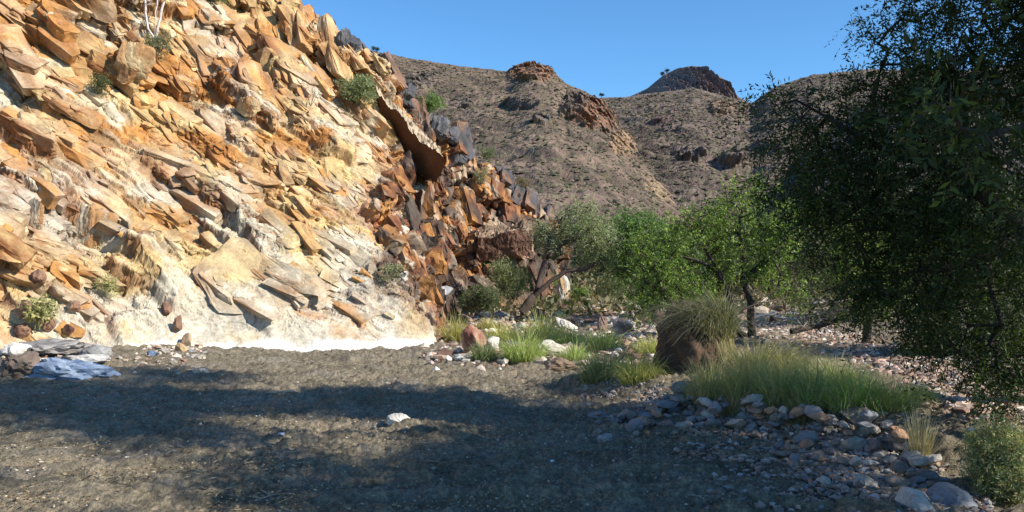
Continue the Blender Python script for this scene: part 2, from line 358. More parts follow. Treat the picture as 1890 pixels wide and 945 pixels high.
# ------------------------------------------------------------------ hills
def hill(name, ridge, y0, y1, foot_v, seed, uext=(-600, 2600), n=700, m=360, outcrops=(), base=(.155, .107, .082), amp=1., band=None, back=.5):
    ru = np.array([r[0] for r in ridge], float); rv = np.array([r[1] for r in ridge], float)
    uu = np.linspace(uext[0], uext[1], n); vr = np.interp(uu, ru, rv)
    r = np.concatenate([np.linspace(0, 1, m), np.linspace(1.01, 1.6, 30)])
    Uu, Rr = np.meshgrid(uu, r, indexing='ij'); vrr = vr[:, None]
    Y = y0+(y1-y0)*Rr
    zr = EYE+(VH-vrr)/FPX*y1; z0 = EYE+(VH-foot_v)/FPX*y0
    prof = np.where(Rr < 1, Rr**1.12, 1-back*(Rr-1)*1.3)
    Z = z0+(zr-z0)*prof
    X = (Uu-UC)/FPX*Y
    sc = y1/400.
    k = 1/(sc*40)
    fl = np.sin(np.pi*np.clip(Rr, 0, 1))**.6
    gul = -np.abs(fbm(X*k*1.2+.6*Y*k, Y*k*.35, 4, seed))*4*sc*fl*amp
    Z = Z + gul + .9*sc*fbm(X*k*3, Y*k*3, 4, seed+1)*(.25+fl)*amp + .28*sc*fbm(X*k*14, Y*k*10, 4, seed+2, .7)*amp
    F1, F2, cx, cy, ids = worley(X*k*9+.3*Y*k*4, Y*k*5, seed+3)
    Z = Z + sc*.35*amp*(ids-.5)*sst(-.1, .3, fbm(X*k*2, Y*k*2, 3, seed+4))
    b = np.array(base)
    c = lerp3(b*.75, b*1.25, sst(-.3, .3, fbm(X*k*3, Y*k*3, 4, seed+5)))
    c = lerp3(c, np.array([.12, .115, .06]), sst(-.05, .35, fbm(X*k*16, Y*k*14, 3, seed+6, .7))*.55)
    uu2 = Uu; vv2 = VH-(Z-EYE)/Y*FPX
    for (ou, ov, su, sv, hh, colr) in outcrops:
        g = np.exp(-((uu2-ou)/su)**2-((vv2-ov)/sv)**2)
        mk = sst(.35, .6, g+.25*fbm(X*k*8, Y*k*8, 3, seed+7))
        F1, F2, cx, cy, ids = worley(X*k*14, Y*k*9+Z*k*5, seed+8)
        Z = Z + mk*sc*hh*.28*(.6+.8*(ids-.5)-.25*np.exp(-((F2-F1)/.12)**2)); Y = Y-mk*sc*hh*.8*(ids-.2)
        c = lerp3(c, np.array(colr), mk*.85*sst(-.5, .2, fbm(X*k*25, Y*k*25, 3, seed+9)))
    if band:                                        # a cliff band below the summit
        bu, bw, depth, colr, hh = band
        below = (vv2-vrr)
        mk = np.exp(-((uu2-bu)/bw)**4)*sst(depth, depth*.75, below)*(Rr <= 1)
        c = lerp3(c, np.array(colr), mk)
        rib = fbm(X*k*16, Z*0, 3, seed+12)
        Y = Y-mk*sst(0, 6, below)*(rib*sc*14+fbm(X*k*40, Z*k*20, 3, seed+13)*sc*3)
    c = c*(1+.3*fbm(X*k*40, Y*k*40, 3, seed+10, .7))[..., None]
    V = np.stack([X, Y, Z], -1)
    me = mesh_np(name, V.reshape(-1, 3), grid_faces(*X.shape), c.reshape(-1, 3), False, M_HILL)
    tag(link(name, me), kind='structure')
    return V, c
RED = (.27, .12, .07); GR = (.12, .10, .095)
hA = hill('hill', [(-600, -60), (300, 10), (560, 60), (660, 88), (760, 108), (850, 122), (935, 131), (960, 122), (990, 119), (1020, 130), (1045, 155), (1080, 168), (1110, 190), (1150, 235), (1200, 290), (1260, 350), (1320, 408), (1400, 470), (1500, 520), (2600, 600)],
     70, 420, 470, 100, n=900, m=420,
     outcrops=[(985, 135, 45, 18, 7, RED), (1100, 212, 50, 30, 7, RED), (1060, 200, 26, 22, 6, GR), (1150, 265, 30, 25, 3, (.36, .22, .12)), (960, 192, 35, 10, 4, GR), (1000, 222, 18, 8, 4, GR), (780, 150, 32, 14, 4, GR), (1240, 340, 55, 35, 1.5, (.34, .24, .14)), (850, 190, 30, 8, 2.5, GR)])
hB = hill('hill', [(-600, 200), (900, 220), (1060, 190), (1110, 180), (1160, 179), (1200, 172), (1280, 163), (1340, 178), (1385, 192), (1430, 160), (1500, 138), (1600, 128), (1900, 130), (2600, 160)],
     150, 620, 480, 200, uext=(700, 2200), n=620, m=360,
     outcrops=[(1275, 285, 32, 12, 7, GR), (1350, 295, 30, 10, 7, GR), (1230, 220, 40, 14, 3, (.17, .11, .09)), (1330, 200, 24, 14, 5, (.36, .22, .14))], base=(.14, .10, .084))
hC = hill('mountain', [(700, 330), (1150, 182), (1165, 177), (1195, 163), (1225, 138), (1250, 126), (1280, 121), (1310, 130), (1335, 145), (1350, 158), (1362, 178), (1385, 190), (1420, 205), (1700, 330)],
     420, 900, 300, 300, uext=(1000, 1600), n=700, m=300,
     outcrops=[], base=(.13, .095, .085), amp=.15, band=(1262, 92, 44, (.17, .125, .115), 1), back=1.2)
hD = hill('hillside', [(-600, 560), (1180, 520), (1320, 470), (1400, 400), (1450, 320), (1500, 250), (1600, 190), (1700, 150), (1900, 110), (2100, 90), (2600, 60)],
     58, 420, 500, 400, uext=(1250, 2600), n=560, m=300, outcrops=[(1480, 210, 60, 30, 8, (.3, .24, .22)), (1395, 190, 25, 25, 8, (.33, .22, .17))], base=(.11, .085, .075), amp=1.0)

# scrub and loose stones all over the slopes: too many to count
def scatter_slope(name, Vc, count, smin, smax, col, seed, kind_cat, rows=(0.03, .98), flat=.7):
    V, _ = Vc; r = np.random.default_rng(seed); n, m = V.shape[:2]; m0 = m-30
    i = r.integers(1, n-1, count); j = (m0*(rows[0]+(rows[1]-rows[0])*r.random(count)**.8)).astype(int)
    p = V[i, j] + r.normal(0, .4, (count, 3))*[1, 1, 0]
    keep = (np.abs(UC+p[:, 0]/p[:, 1]*FPX-945) < 1150); p = p[keep]; c = len(p)
    s = (smin+(smax-smin)*r.random(c)**2.5)*(.6+.4*p[:, 1]/300)
    base = np.array([[1, 0, 0], [.31, .95, 0], [-.81, .59, 0], [-.81, -.59, 0], [.31, -.95, 0], [.1, 0, 1.], [-.3, .3, .8]])
    vb = base[None]*(1+.35*r.normal(size=(c, 7, 3)))*s[:, None, None]*[1, 1, flat] + p[:, None, :] - [0, 0, .08]
    f = np.array([[0, 1, 5], [1, 2, 6], [2, 3, 6], [3, 4, 5], [4, 0, 5], [1, 6, 5], [3, 5, 6]])
    F = (f[None]+7*np.arange(c)[:, None, None]).reshape(-1, 3)
    cc = (np.array(col)[None]*(.6+.8*r.random((c, 1))))[:, None, :].repeat(7, 1).reshape(-1, 3)
    me = mesh_np(name, vb.reshape(-1, 3), F, cc, False, M_HILL)
    tag(link(name, me), kind_cat[0], kind_cat[1], kind='stuff')
scatter_slope('scrub', hA, 60000, .2, .75, (.07, .07, .04), 1, ('low grey green scrub dotted over the brown hillside behind the cliff', 'scrub'))
scatter_slope('scree', hA, 52000, .15, .7, (.20, .14, .105), 2, ('loose brown stones covering the slope behind the cliff', 'scree'), flat=.6)
scatter_slope('scrub', hB, 26000, .35, 1.1, (.07, .068, .04), 3, ('scrub dotted over the slope below the domed peak', 'scrub'))
scatter_slope('scree', hB, 26000, .3, 1.0, (.17, .12, .095), 4, ('loose stones covering the slope below the domed peak', 'scree'), flat=.6)

# ------------------------------------------------------------------ rocks
from mathutils import noise as mnoise
def ico(sub):
    import bmesh
    bm = bmesh.new(); bmesh.ops.create_icosphere(bm, subdivisions=sub, radius=1)
    V = np.array([v.co[:] for v in bm.verts]); F = np.array([[v.index for v in f.verts] for f in bm.faces]); bm.free(); return V, F
ICO = {k: ico(k) for k in (1, 2, 3, 4, 5)}
def rock_mesh(name, seed, sub=3, cuts=9, round_=.25, scale=(1, 1, .7), col=(1, 1, 1), col2=None, mat=None, rough=.05, smooth=False):
    r = np.random.default_rng(seed); V, F = ICO[sub]; V = V.copy()
    for k in range(cuts):
        n = r.normal(size=3); n /= np.linalg.norm(n); dd = .5+.35*r.random()
        h = V@n; ex = np.clip(h-dd, 0, None); V -= n*(ex*(1-round_))[:, None]
    nv = V/np.linalg.norm(V, axis=1, keepdims=True)
    a = fbm(nv[:, 0]*2+nv[:, 2]*1.3+seed, nv[:, 1]*2-nv[:, 2]*1.1, 4, seed, .55); V = V*(1+rough*2.2*a)[:, None]
    if sub >= 4: V = V*(1+rough*.8*fbm(nv[:, 0]*9+nv[:, 2]*7, nv[:, 1]*9-nv[:, 2]*6, 3, seed+5, .6))[:, None]
    V = V*np.array(scale)
    m = sst(-.2, .3, fbm(V[:, 0]*2.2+V[:, 2], V[:, 1]*2.2-V[:, 2], 3, seed+3))
    c = lerp3(np.array(col), np.array(col2 if col2 is not None else np.array(col)*.75), m)
    return mesh_np(name, V, F, c, smooth, mat or M_ROCK)
def boulder(name, u, v, wpx, hpx, label, col, col2=None, cat='boulder', seed=None, Y=None, rz=None, dep=.8, cliff=False, group=None, sub=4, cuts=18, sink=.25, tilt=0, round_=.06):
    seed = seed if seed is not None else int(u*7+v)
    r = random.Random(seed)
    p = on_cliff(u, v)+np.array([.05, -.12, .06]) if cliff else (P(u, v, Y) if Y else G(u, v))
    k = p[1]/FPX
    sx, sz = wpx*k/2, hpx*k/2
    me = rock_mesh(name, seed, sub, cuts, round_, (sx*1.1, sx*dep, sz*1.15), col, col2, rough=.13 if name == 'rock_slab' else .06)
    o = link(name, me, loc=(p[0], p[1]+(sx*dep*.6 if not cliff else .1*sx), p[2]+(sz*(1-sink) if not cliff else 0)))
    o.rotation_euler = (0, tilt, rz if rz is not None else r.uniform(-.3, .3))
    tag(o, label, cat, group); return o
WH = (.62, .58, .52); RB = (.24, .10, .07); BG = (.30, .29, .28); BL = (.15, .21, .33)
boulder('boulder', 872, 655, 52, 62, 'red brown boulder with a flat dark face between grass tussocks', RB, (.38, .24, .16), tilt=.3)
boulder('boulder', 905, 650, 44, 34, 'pale grey boulder leaning behind the red brown boulder', WH, (.4, .36, .33))
boulder('boulder', 1018, 664, 78, 40, 'largest white boulder among the grass tussocks', WH, (.5, .45, .38), seed=31)
boulder('boulder', 1030, 687, 72, 26, 'low brown boulder in front of the white boulder', (.3, .22, .16), (.22, .15, .1))
boulder('boulder', 1152, 622, 60, 40, 'pale pinkish boulder behind the tussocks left of the green trees', (.5, .42, .38), (.25, .19, .17), seed=5)
boulder('boulder', 1112, 612, 22, 34, 'small upright brown boulder left of the pale pinkish boulder', (.3, .2, .16))
boulder('boulder', 1045, 612, 44, 26, 'pale wedge shaped boulder right of the leaning tree foot', WH, (.3, .22, .18), tilt=.5)
boulder('boulder', 1028, 572, 32, 18, 'dark maroon boulder on the sandy slope behind the leaning tree', (.16, .07, .06))
boulder('boulder', 1040, 562, 30, 68, 'tall tan and white rock standing behind the leaning tree', (.46, .31, .17), (.55, .5, .44), seed=12, dep=.6, round_=0, cuts=26)
boulder('boulder', 958, 612, 26, 20, 'small pale boulder at the foot of the leaning tree', WH)
boulder('boulder', 932, 610, 30, 18, 'tan boulder left of the leaning tree foot', (.5, .38, .27))
boulder('boulder', 1165, 700, 36, 18, 'low grey boulder under the front row of tussocks', BG)
boulder('boulder', 1200, 672, 16, 14, 'small white stone between the last tussocks before the mound', WH)
boulder('boulder', 745, 560, 46, 34, 'pale orange boulder at the corner where the slab meets the dark cliff', (.55, .36, .2), (.6, .55, .48), Y=20)
boulder('boulder', 795, 572, 60, 44, 'large tan block under the dark cliff left of the shrubs', (.48, .34, .23), (.28, .2, .15), Y=22.5, seed=8)
boulder('boulder', 820, 545, 30, 20, 'blue grey block lying on the tan block under the cliff', (.42, .42, .44), Y=23.5)
# stones at the foot of the cliff on the left
boulder('rock_slab', 110, 700, 150, 46, 'long blue grey slab at the left edge of the river bed', BL, (.27, .33, .42), cat='rock slab', seed=3, dep=.5, cuts=8, sink=.45)
boulder('rock_slab', 20, 700, 80, 60, 'dark brown rock left of the blue grey slab', (.2, .15, .12), cat='rock slab', seed=4)
boulder('boulder', 168, 668, 62, 36, 'smooth grey boulder at the end of the shadow below the cliff', (.33, .33, .33), (.22, .21, .2), seed=6, round_=.5)
boulder('rock_slab', 80, 660, 130, 32, 'flat dark grey slab above the blue grey slab', (.30, .28, .27), (.2, .18, .17), cat='rock slab', seed=9)
boulder('rock_slab', 140, 678, 110, 22, 'flat pale slab between the grey boulder and the blue grey slab', (.55, .52, .48), cat='rock slab', seed=10)
boulder('boulder', 20, 662, 60, 38, 'white boulder at the left edge above the slabs', (.66, .62, .56), seed=11)
boulder('boulder', 333, 652, 26, 22, 'orange tan stone at the foot of the brown gully', (.55, .38, .2), seed=13)
boulder('boulder', 352, 655, 18, 12, 'small grey stone right of the orange tan stone', BG, seed=14)
boulder('boulder', 278, 656, 22, 10, 'low blue grey stone on the sand near the shadow edge', BL, seed=15)
boulder('boulder', 735, 788, 56, 26, 'white flat topped stone lying alone in the river bed', (.70, .66, .58), (.6, .55, .47), seed=16, round_=.35, sink=.1)
boulder('boulder', 770, 787, 16, 14, 'small dark stone touching the lone white stone', (.08, .07, .07), seed=17)
boulder('boulder', 750, 792, 18, 10, 'small pinkish stone in front of the lone white stone', (.5, .42, .4), seed=18)
boulder('boulder', 517, 808, 20, 10, 'small bluish white stone in the shaded sand left of the lone stone', (.6, .62, .64), seed=19)
# broken dark rocks on the lower left of the cliff
for i, (u, v, w_, h_, lb) in enumerate(((75, 520, 40, 34, 'dark red block highest in the rubble on the lower left slab'), (60, 575, 50, 44, 'large dark maroon block beside the pale plant on the slab'),
    (110, 540, 34, 28, 'dark maroon block right of the pale plant on the slab'), (45, 610, 44, 34, 'dark maroon block at the bottom left of the slab rubble'),
    (95, 600, 34, 34, 'dark red block low in the middle of the slab rubble'), (140, 565, 30, 26, 'small maroon block right side of the slab rubble'), (130, 610, 24, 20, 'small maroon block just above the white flood line'),
    (330, 600, 26, 34, 'maroon block in the gully above the tan stone'), (345, 625, 24, 30, 'lowest maroon block in the gully above the tan stone'), (310, 570, 26, 26, 'highest maroon block in the gully'))):
    boulder('rubble_block', u, v, w_, h_, lb, [(.10, .05, .04), (.22, .12, .08), (.4, .3, .2)][i % 3], (.26, .15, .1), cat='rock', cliff=True, seed=60+i, sub=3, cuts=26, round_=0, dep=.9, tilt=.4)
# dark grey crags along the crest
for i, (u, v, w_, h_, lb) in enumerate(((605, 50, 50, 40, 'grey crag highest on the cliff crest'), (650, 85, 40, 44, 'dark grey crag second from the top of the crest'), (632, 72, 34, 44, 'narrow dark crag between the two highest crags'),
    (760, 175, 30, 34, 'small black crag above the green shrub on the crest'), (785, 205, 34, 40, 'pointed black crag beside the bright green shrub'), (815, 235, 44, 56, 'large dark grey crag above the great overhanging slab'),
    (852, 262, 34, 60, 'tall narrow dark crag low on the crest'), (875, 285, 26, 34, 'lowest dark crag of the cliff crest'))):
    boulder('crag', u, v, w_, h_, lb, (.085, .085, .095), (.16, .15, .15), cat='crag', cliff=True, seed=90+i, sub=4, cuts=26, tilt=.6, round_=0)
# blocks that stand out of the cliff
for i, (u, v, w_, h_, lb) in enumerate(((165, 425, 80, 110, 'large knobbly grey brown bulge on the lower left cliff'), (60, 400, 60, 80, 'grey block left of the knobbly bulge'), (235, 115, 80, 80, 'big orange block below the white stemmed tree'),
    (450, 200, 60, 46, 'square orange block in the middle of the cliff'))):
    boulder('rock_bulge', u, v, w_, h_, lb, (.50, .36, .20) if i > 1 else (.42, .34, .25), (.40, .22, .10), cat='rock', cliff=True, seed=120+i, sub=5, cuts=22, round_=.08, tilt=.5, dep=.5)

def cliff_blocks():
    r = np.random.default_rng(99); V0, F0 = ICO[4]; Vs, Cs = [], []
    NI = CL.shape[0]; e_s = np.gradient(CL, axis=0); e_t = np.gradient(CL, axis=1)
    def smoothdir(i, j):
        a = CL[min(NI-1, i+25), j]-CL[max(0, i-25), j]; b = CL[i, min(570, j+20)]-CL[i, max(14, j-20)]
        n = CLn[i, j]; a = a-n*(a@n); a /= np.linalg.norm(a); b = np.cross(n, a); b = b if b[2] > 0 else -b
        return a, b, n
    cnt = 0; tries = 0
    while cnt < 1500 and tries < 20000:
        tries += 1
        i = r.integers(60, NI-150); j = int(14+556*r.random()); u_, v_ = CLu[i, j], CLv[i, j]
        if u_ < -150 or u_ > 1080 or v_ < -60: continue
        B = CLwB[i, j]; ro = CLro[i, j]; t_ = (j-12)/560
        if 660 < u_ < 840 and 2 < v_-(168+(u_-688)*.955) < 46: continue
        pr = .75*B + (1-B)*(.18*max(0, ro-.4)**1.2+ (.10 if (v_ < 260 and ro > .5) else 0)) + (.5 if (t_ > .93 and u_ > 500) else 0)
        if r.random() > pr: continue
        a, b, n = smoothdir(i, j)
        sz = (.09+.27*r.random()**2.4)*(1+.25*B)*(1.3 if t_ > .93 else 1)
        if B > .5: ax = (a*.95+b*.1, b, n); dims = np.array([.8, 1.25, .75])*sz*np.exp(r.normal(0, .22, 3)); sink = .35
        else:
            be = R(-45+r.normal(0, 8)); q = a*math.cos(be)+b*math.sin(be); p = -a*math.sin(be)+b*math.cos(be); ax = (q, p, n); dims = np.array([1.35, .62, .5])*sz*np.exp(r.normal(0, .22, 3)); sink = .25
        M = np.stack(ax, 1); jit = rand_rot(1, r)[0]; M = M@(np.eye(3)+.13*(jit-jit.T))
        V = V0.copy()
        V = np.clip(V*2.3, -.92, .92)*(1+.25*r.normal(size=3)*np.sign(V)*.4)
        for c in range(7):
            nn = r.normal(size=3); nn /= np.linalg.norm(nn); h = V@nn; V = V-nn*np.clip(h-(.62+.5*r.random()), 0, None)[:, None]
        V = V*dims; W = V@M.T + CL[i, j] + n*dims[2]*(sink-.42)
        W = W + (fbm3(W, 2.2/max(.2, sz), 4, 5, .6)*.17*sz)[:, None]*(V/np.linalg.norm(V, axis=1, keepdims=True))@M.T
        m1 = sst(-.25, .35, fbm3(W, 1.1, 4, 6)+r.normal(0, .22)); m2 = sst(.05, .4, fbm3(W, 1.7, 4, 7)+r.normal(0, .22)); m3 = sst(-.1, .4, fbm3(W, .9, 4, 8)+r.normal(0, .25))
        if B > .5:
            m3 = np.clip(m3+.35*sst(860, 960, u_)*sst(400, 450, v_)+.3*sst(440, 540, v_), 0, 1); col = lerp3(np.array([.19, .08, .04]), np.array([.40, .185, .06]), m1); col = lerp3(col, np.array([.40, .31, .22]), m2*.8); col = lerp3(col, np.array([.06, .048, .042]), m3*.85)
        else: col = lerp3(np.array([.47, .33, .16]), np.array([.40, .18, .05]), m1*.8); col = lerp3(col, np.array([.52, .43, .28]), m2)
        if t_ > .93 and u_ > 560: col = lerp3(np.array([.085, .08, .085]), np.array([.22, .13, .09]), m1)
        col = col*(.8+.3*r.random())*(1+.35*fbm3(W, 5., 4, 9, .65))[:, None]
        Vs.append(W); Cs.append(col); cnt += 1
    F = (F0[None]+len(V0)*np.arange(cnt)[:, None, None]).reshape(-1, 3)
    tag(link('cliff', mesh_np('cliff', np.concatenate(Vs), F, np.concatenate(Cs), False, M_CLIFF)), kind='structure')
def rand_rot(n, r):
    q = r.normal(size=(n, 4)); q /= np.linalg.norm(q, axis=1, keepdims=True); w_, x, y, z = q.T
    return np.stack([1-2*(y*y+z*z), 2*(x*y-z*w_), 2*(x*z+y*w_), 2*(x*y+z*w_), 1-2*(x*x+z*z), 2*(y*z-x*w_), 2*(x*z-y*w_), 2*(y*z+x*w_), 1-2*(x*x+y*y)], -1).reshape(n, 3, 3)
cliff_blocks()
def cliff_plates():                                   # tilted, overlapping leaves of rock: the broken ends of the beds
    r = np.random.default_rng(123); Vs, Cs, Fs, off = [], [], [], 0; NI = CL.shape[0]; cnt = tries = 0
    fac = .82+.5*r.random(NI)
    while cnt < 4300 and tries < 120000:
        tries += 1
        i = r.integers(90, NI-300); j = int(50+515*r.random()); u_, v_ = CLu[i, j], CLv[i, j]
        if u_ < -120 or u_ > 900 or v_ < -70 or CLwB[i, j] > .4: continue
        if 660 < u_ < 840 and -30 < v_-(168+(u_-688)*.955) < 60: continue
        ro, sl = CLro[i, j], CLsl[i, j]; clump = fbm(np.array(i/60.), np.array(j/50.), 3, 5)
        if r.random() > np.clip(-.08+.75*ro+1.4*clump-.55*sl, .012, 1): continue
        a = CL[min(NI-1, i+25), j]-CL[max(0, i-25), j]; n = CLn[i, j]; la = np.linalg.norm(a)/50
        bb = CL[i, min(570, j+20)]-CL[i, max(14, j-20)]; lb = np.linalg.norm(bb)/40
        a = a-n*(a@n); a /= np.linalg.norm(a); b = np.cross(n, a); b = b if b[2] > 0 else -b
        s_ = (.09+.50*r.random()**3.2)*(1+.2*(v_ < 300))*(1+.7*sl*r.random())
        be = R(-39+r.normal(0, 12)); q = a*math.cos(be)+b*math.sin(be); p = -a*math.sin(be)+b*math.cos(be)
        tau = R(abs(r.normal(6, 5))*(1-.75*sl)); p2 = p*math.cos(tau)-n*math.sin(tau); n2 = n*math.cos(tau)+p*math.sin(tau)
        dims = np.array([.95, .46, .27])*s_*np.exp(r.normal(0, .33, 3))*np.array([1, 1, 1-.68*sl]); dims[2] = max(dims[2], .04)
        M = np.stack((q, p2, n2), 1)@(np.eye(3)+.05*(lambda z: z-z.T)(r.normal(size=(3, 3))))
        V0, F0 = ICO[4] if s_ > .45 else ICO[3]
        V = np.clip(V0*2.4, -.93, .93)
        for c in range(5):
            an = r.uniform(0, 6.28); nn = np.array([math.cos(an), math.sin(an), r.normal(0, .25)]); nn /= np.linalg.norm(nn); h = V@nn; V = V-nn*np.clip(h-(.55+.5*r.random()), 0, None)[:, None]
        nn = np.array([r.normal(0, .3), r.normal(0, .3), 1]); nn /= np.linalg.norm(nn); V = V-nn*np.clip(V@nn-.75, 0, None)[:, None]
        dirn = V/np.linalg.norm(V, axis=1, keepdims=True); V = V*dims
        W = V@M.T + CL[i, j] - n*dims[2]*(.55+.12*sl)
        W = W+(fbm3(W, 1.3/max(.2, s_*.5), 4, 5, .6)*.06*s_**.7+fbm3(W, 7, 3, 8, .6)*.015)[:, None]*(dirn@M.T)
        dl = W-CL[i, j]; ii = np.clip(i+(dl@a)/la, 0, NI-1).astype(int); jj = np.clip(j+(dl@b)/lb, 12, 571).astype(int)
        col = CLc[ii, jj]; m_ = col.mean(0); col = .6*col+.4*m_
        side = np.clip(-(dirn@np.array([.25, .9, 0]))-.45, 0, 1)*1.8          # broken bed ends are iron stained
        col = lerp3(col*(.88+.3*r.random()), np.array([.21, .08, .03]), np.clip(side*(1.7-.7*sl)*(.3+.7*r.random()), 0, .9)); col = lerp3(col, np.array([.44, .20, .055]), np.full(len(W), (r.random() < .34*(1-.8*sl))*.95*r.random())*sst(-.6, .3, fbm3(W, 2, 3, 3)))
        col = col*(1+.28*fbm3(W, 4.5, 4, 9, .65)+.12*fbm3(W, 14, 2, 10))[:, None]
        Vs.append(W); Cs.append(col); Fs.append(F0+off); off += len(V0); cnt += 1
    tag(link('cliff', mesh_np('cliff', np.concatenate(Vs), np.concatenate(Fs), np.concatenate(Cs), False, M_CLIFF)), kind='structure')
cliff_plates()
# the great overhanging slab: a thick leaf of rock, its under side's shade put into a darker rust colour
def overhang(name, front, ext, label, col, top_col, seed, n=70, m=36, kd=18):
    A, Bq, Cq, Dq = [np.array(p) for p in front]; ext = np.array(ext)
    U = np.linspace(0, 1, n)[:, None, None]; W = np.linspace(0, 1, m)[None, :, None]
    f = (A*(1-U)+Bq*U)*(1-W)+(Dq*(1-U)+Cq*U)*W
    sheets = [f, f+ext]
    Vs, Fs, Cs, off = [], [], [], 0
    K = np.linspace(0, 1, kd)[None, :, None]
    rims = [f[:, 0][:, None]+ext*K, f[:, -1][:, None]+ext*K, f[0][:, None]+ext*K, f[-1][:, None]+ext*K]
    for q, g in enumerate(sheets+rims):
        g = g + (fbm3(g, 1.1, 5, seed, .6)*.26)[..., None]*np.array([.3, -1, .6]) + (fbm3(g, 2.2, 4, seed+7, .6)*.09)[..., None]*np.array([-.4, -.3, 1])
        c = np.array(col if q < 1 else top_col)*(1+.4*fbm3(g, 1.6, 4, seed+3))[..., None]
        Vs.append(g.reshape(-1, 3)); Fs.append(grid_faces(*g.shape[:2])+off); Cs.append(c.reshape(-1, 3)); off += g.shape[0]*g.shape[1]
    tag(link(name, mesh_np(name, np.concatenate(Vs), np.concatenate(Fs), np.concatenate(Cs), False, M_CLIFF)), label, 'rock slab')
overhang('overhanging_slab', [P(688, 168, 26.3), P(822, 296, 24.9), P(806, 340, 26.0), P(676, 250, 27.4)], (-.35, 2.6, .72), 'great overhanging rock slab with a rust under side coloured darker for shade below the crest', (.15, .07, .036), (.42, .33, .23), 5)
overhang('overhanging_slab', [P(738, 338, 25.6), P(782, 352, 25.2), P(770, 440, 25.7), P(728, 425, 26.2)], (-.2, 2.2, .35), 'upright slab coloured dark as a shaded gap below the great overhanging slab beside the chalky streak', (.12, .06, .04), (.36, .28, .2), 15)  # stands in for a dark gap in the rock, shade put into its colour
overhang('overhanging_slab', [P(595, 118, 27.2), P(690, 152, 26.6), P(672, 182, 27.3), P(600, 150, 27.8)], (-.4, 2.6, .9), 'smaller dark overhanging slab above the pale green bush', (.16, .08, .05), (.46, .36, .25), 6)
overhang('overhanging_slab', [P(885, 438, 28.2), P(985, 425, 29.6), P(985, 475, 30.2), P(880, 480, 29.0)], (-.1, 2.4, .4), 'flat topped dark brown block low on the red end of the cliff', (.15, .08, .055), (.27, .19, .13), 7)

# stones of the heap: every one its own object, settled on the ground or on its neighbours
stone_me = [rock_mesh('stone', 200+i, 3, 16, .1, (1, random.Random(i).uniform(.6, .9), random.Random(i+50).uniform(.42, .7)), (1, 1, 1), (.8, .78, .76), M_STONE, smooth=False) for i in range(14)]
rs = random.Random(5); placed = []
path = [((1130, 785), 45, 22), ((1190, 775), 55, 30), ((1240, 760), 60, 32), ((1300, 765), 70, 34), ((1360, 780), 60, 30), ((1430, 790), 75, 26), ((1510, 800), 75, 26), ((1590, 815), 75, 26),
        ((1640, 860), 70, 30), ((1690, 895), 70, 30), ((1730, 925), 60, 25), ((1560, 870), 80, 34), ((1480, 845), 75, 30), ((1620, 915), 70, 25), ((1170, 715), 60, 12), ((1230, 712), 50, 14), ((1330, 740), 50, 12)]
big = [(1337, 752, 42), (1373, 770, 34), (1295, 790, 26), (1585, 775, 60), (1590, 800, 46), (1650, 795, 30), (1670, 870, 34), (1730, 890, 40), (1600, 900, 56), (1700, 940, 80), (1760, 935, 80), (1560, 832, 34), (1570, 850, 30), (1530, 795, 26), (1625, 768, 30), (1720, 865, 26), (1660, 825, 40), (1520, 870, 26), (1243, 762, 22), (1180, 790, 30)]
cands = [(u, v, w_, 1) for u, v, w_ in big]
for (c0, su, sv) in path:
    for k in range(int(16+su*.07)):
        cands.append((rs.gauss(c0[0], su*.45), rs.gauss(c0[1], sv*.5), rs.choice([13, 16, 20, 24, 30, 36]), 0))
cands = cands[:285]
cell = []
for i, (u, v, w_, isb) in enumerate(cands):
    p = G(u, v); r0 = w_*p[1]/FPX*.5
    z = p[2]+r0*.14
    for (x, y, zz, rr) in placed:
        dd = math.hypot(x-p[0], y-p[1]); s = (r0+rr)*.85
        if dd < s: z = max(z, zz+.55*math.sqrt(max(0, s*s-dd*dd)))
    if z > p[2]+.22: continue
    placed.append((p[0], p[1], z, r0))
    o = bpy.data.objects.new('stone', stone_me[i % 14]); COL.objects.link(o)
    o.location = (p[0], p[1], z); o.scale = (r0*1.32,)*3; o.rotation_euler = (rs.uniform(-.35, .35), rs.uniform(-.35, .35), rs.uniform(0, 6.3))
    if isb:
        k = [b[:2] for b in big].index((u, v))
        lb = ['large blue grey stone on top of the heap near the mound', 'smooth grey stone right of the top stone of the heap', 'broken pale stone low on the front of the heap', 'long flat grey stone under the bright green grass', 'flat stone in front of the long flat grey stone', 'pale stone below the dry yellow grass, upper side', 'pale squarish stone left of the dry grass tuft foot', 'brown stone between the dry tuft and the grey shrub', 'dark flat slab in the lower right stones', 'long stone at the bottom edge in front of the shrub', 'tan stone against the foot of the grey shrub', 'reddish elongated stone in the middle of the spread stones', 'flat stone just under the reddish elongated stone', 'rounded stone behind the spread stones below the grass', 'stone under the right end of the bright green grass', 'rounded orange stone at the foot of the dry tuft', 'brown half buried boulder left of the dry tuft', 'small stone alone in the sand left of the dark flat slab', 'upper pale stone of the left side of the heap', 'leaning stone on the front left of the heap'][k]
        tag(o, lb, 'stone', 'stones spread along the right bank')
    else: tag(o, 'small river stone of the heap and strip along the right bank', 'stone', 'stones spread along the right bank')

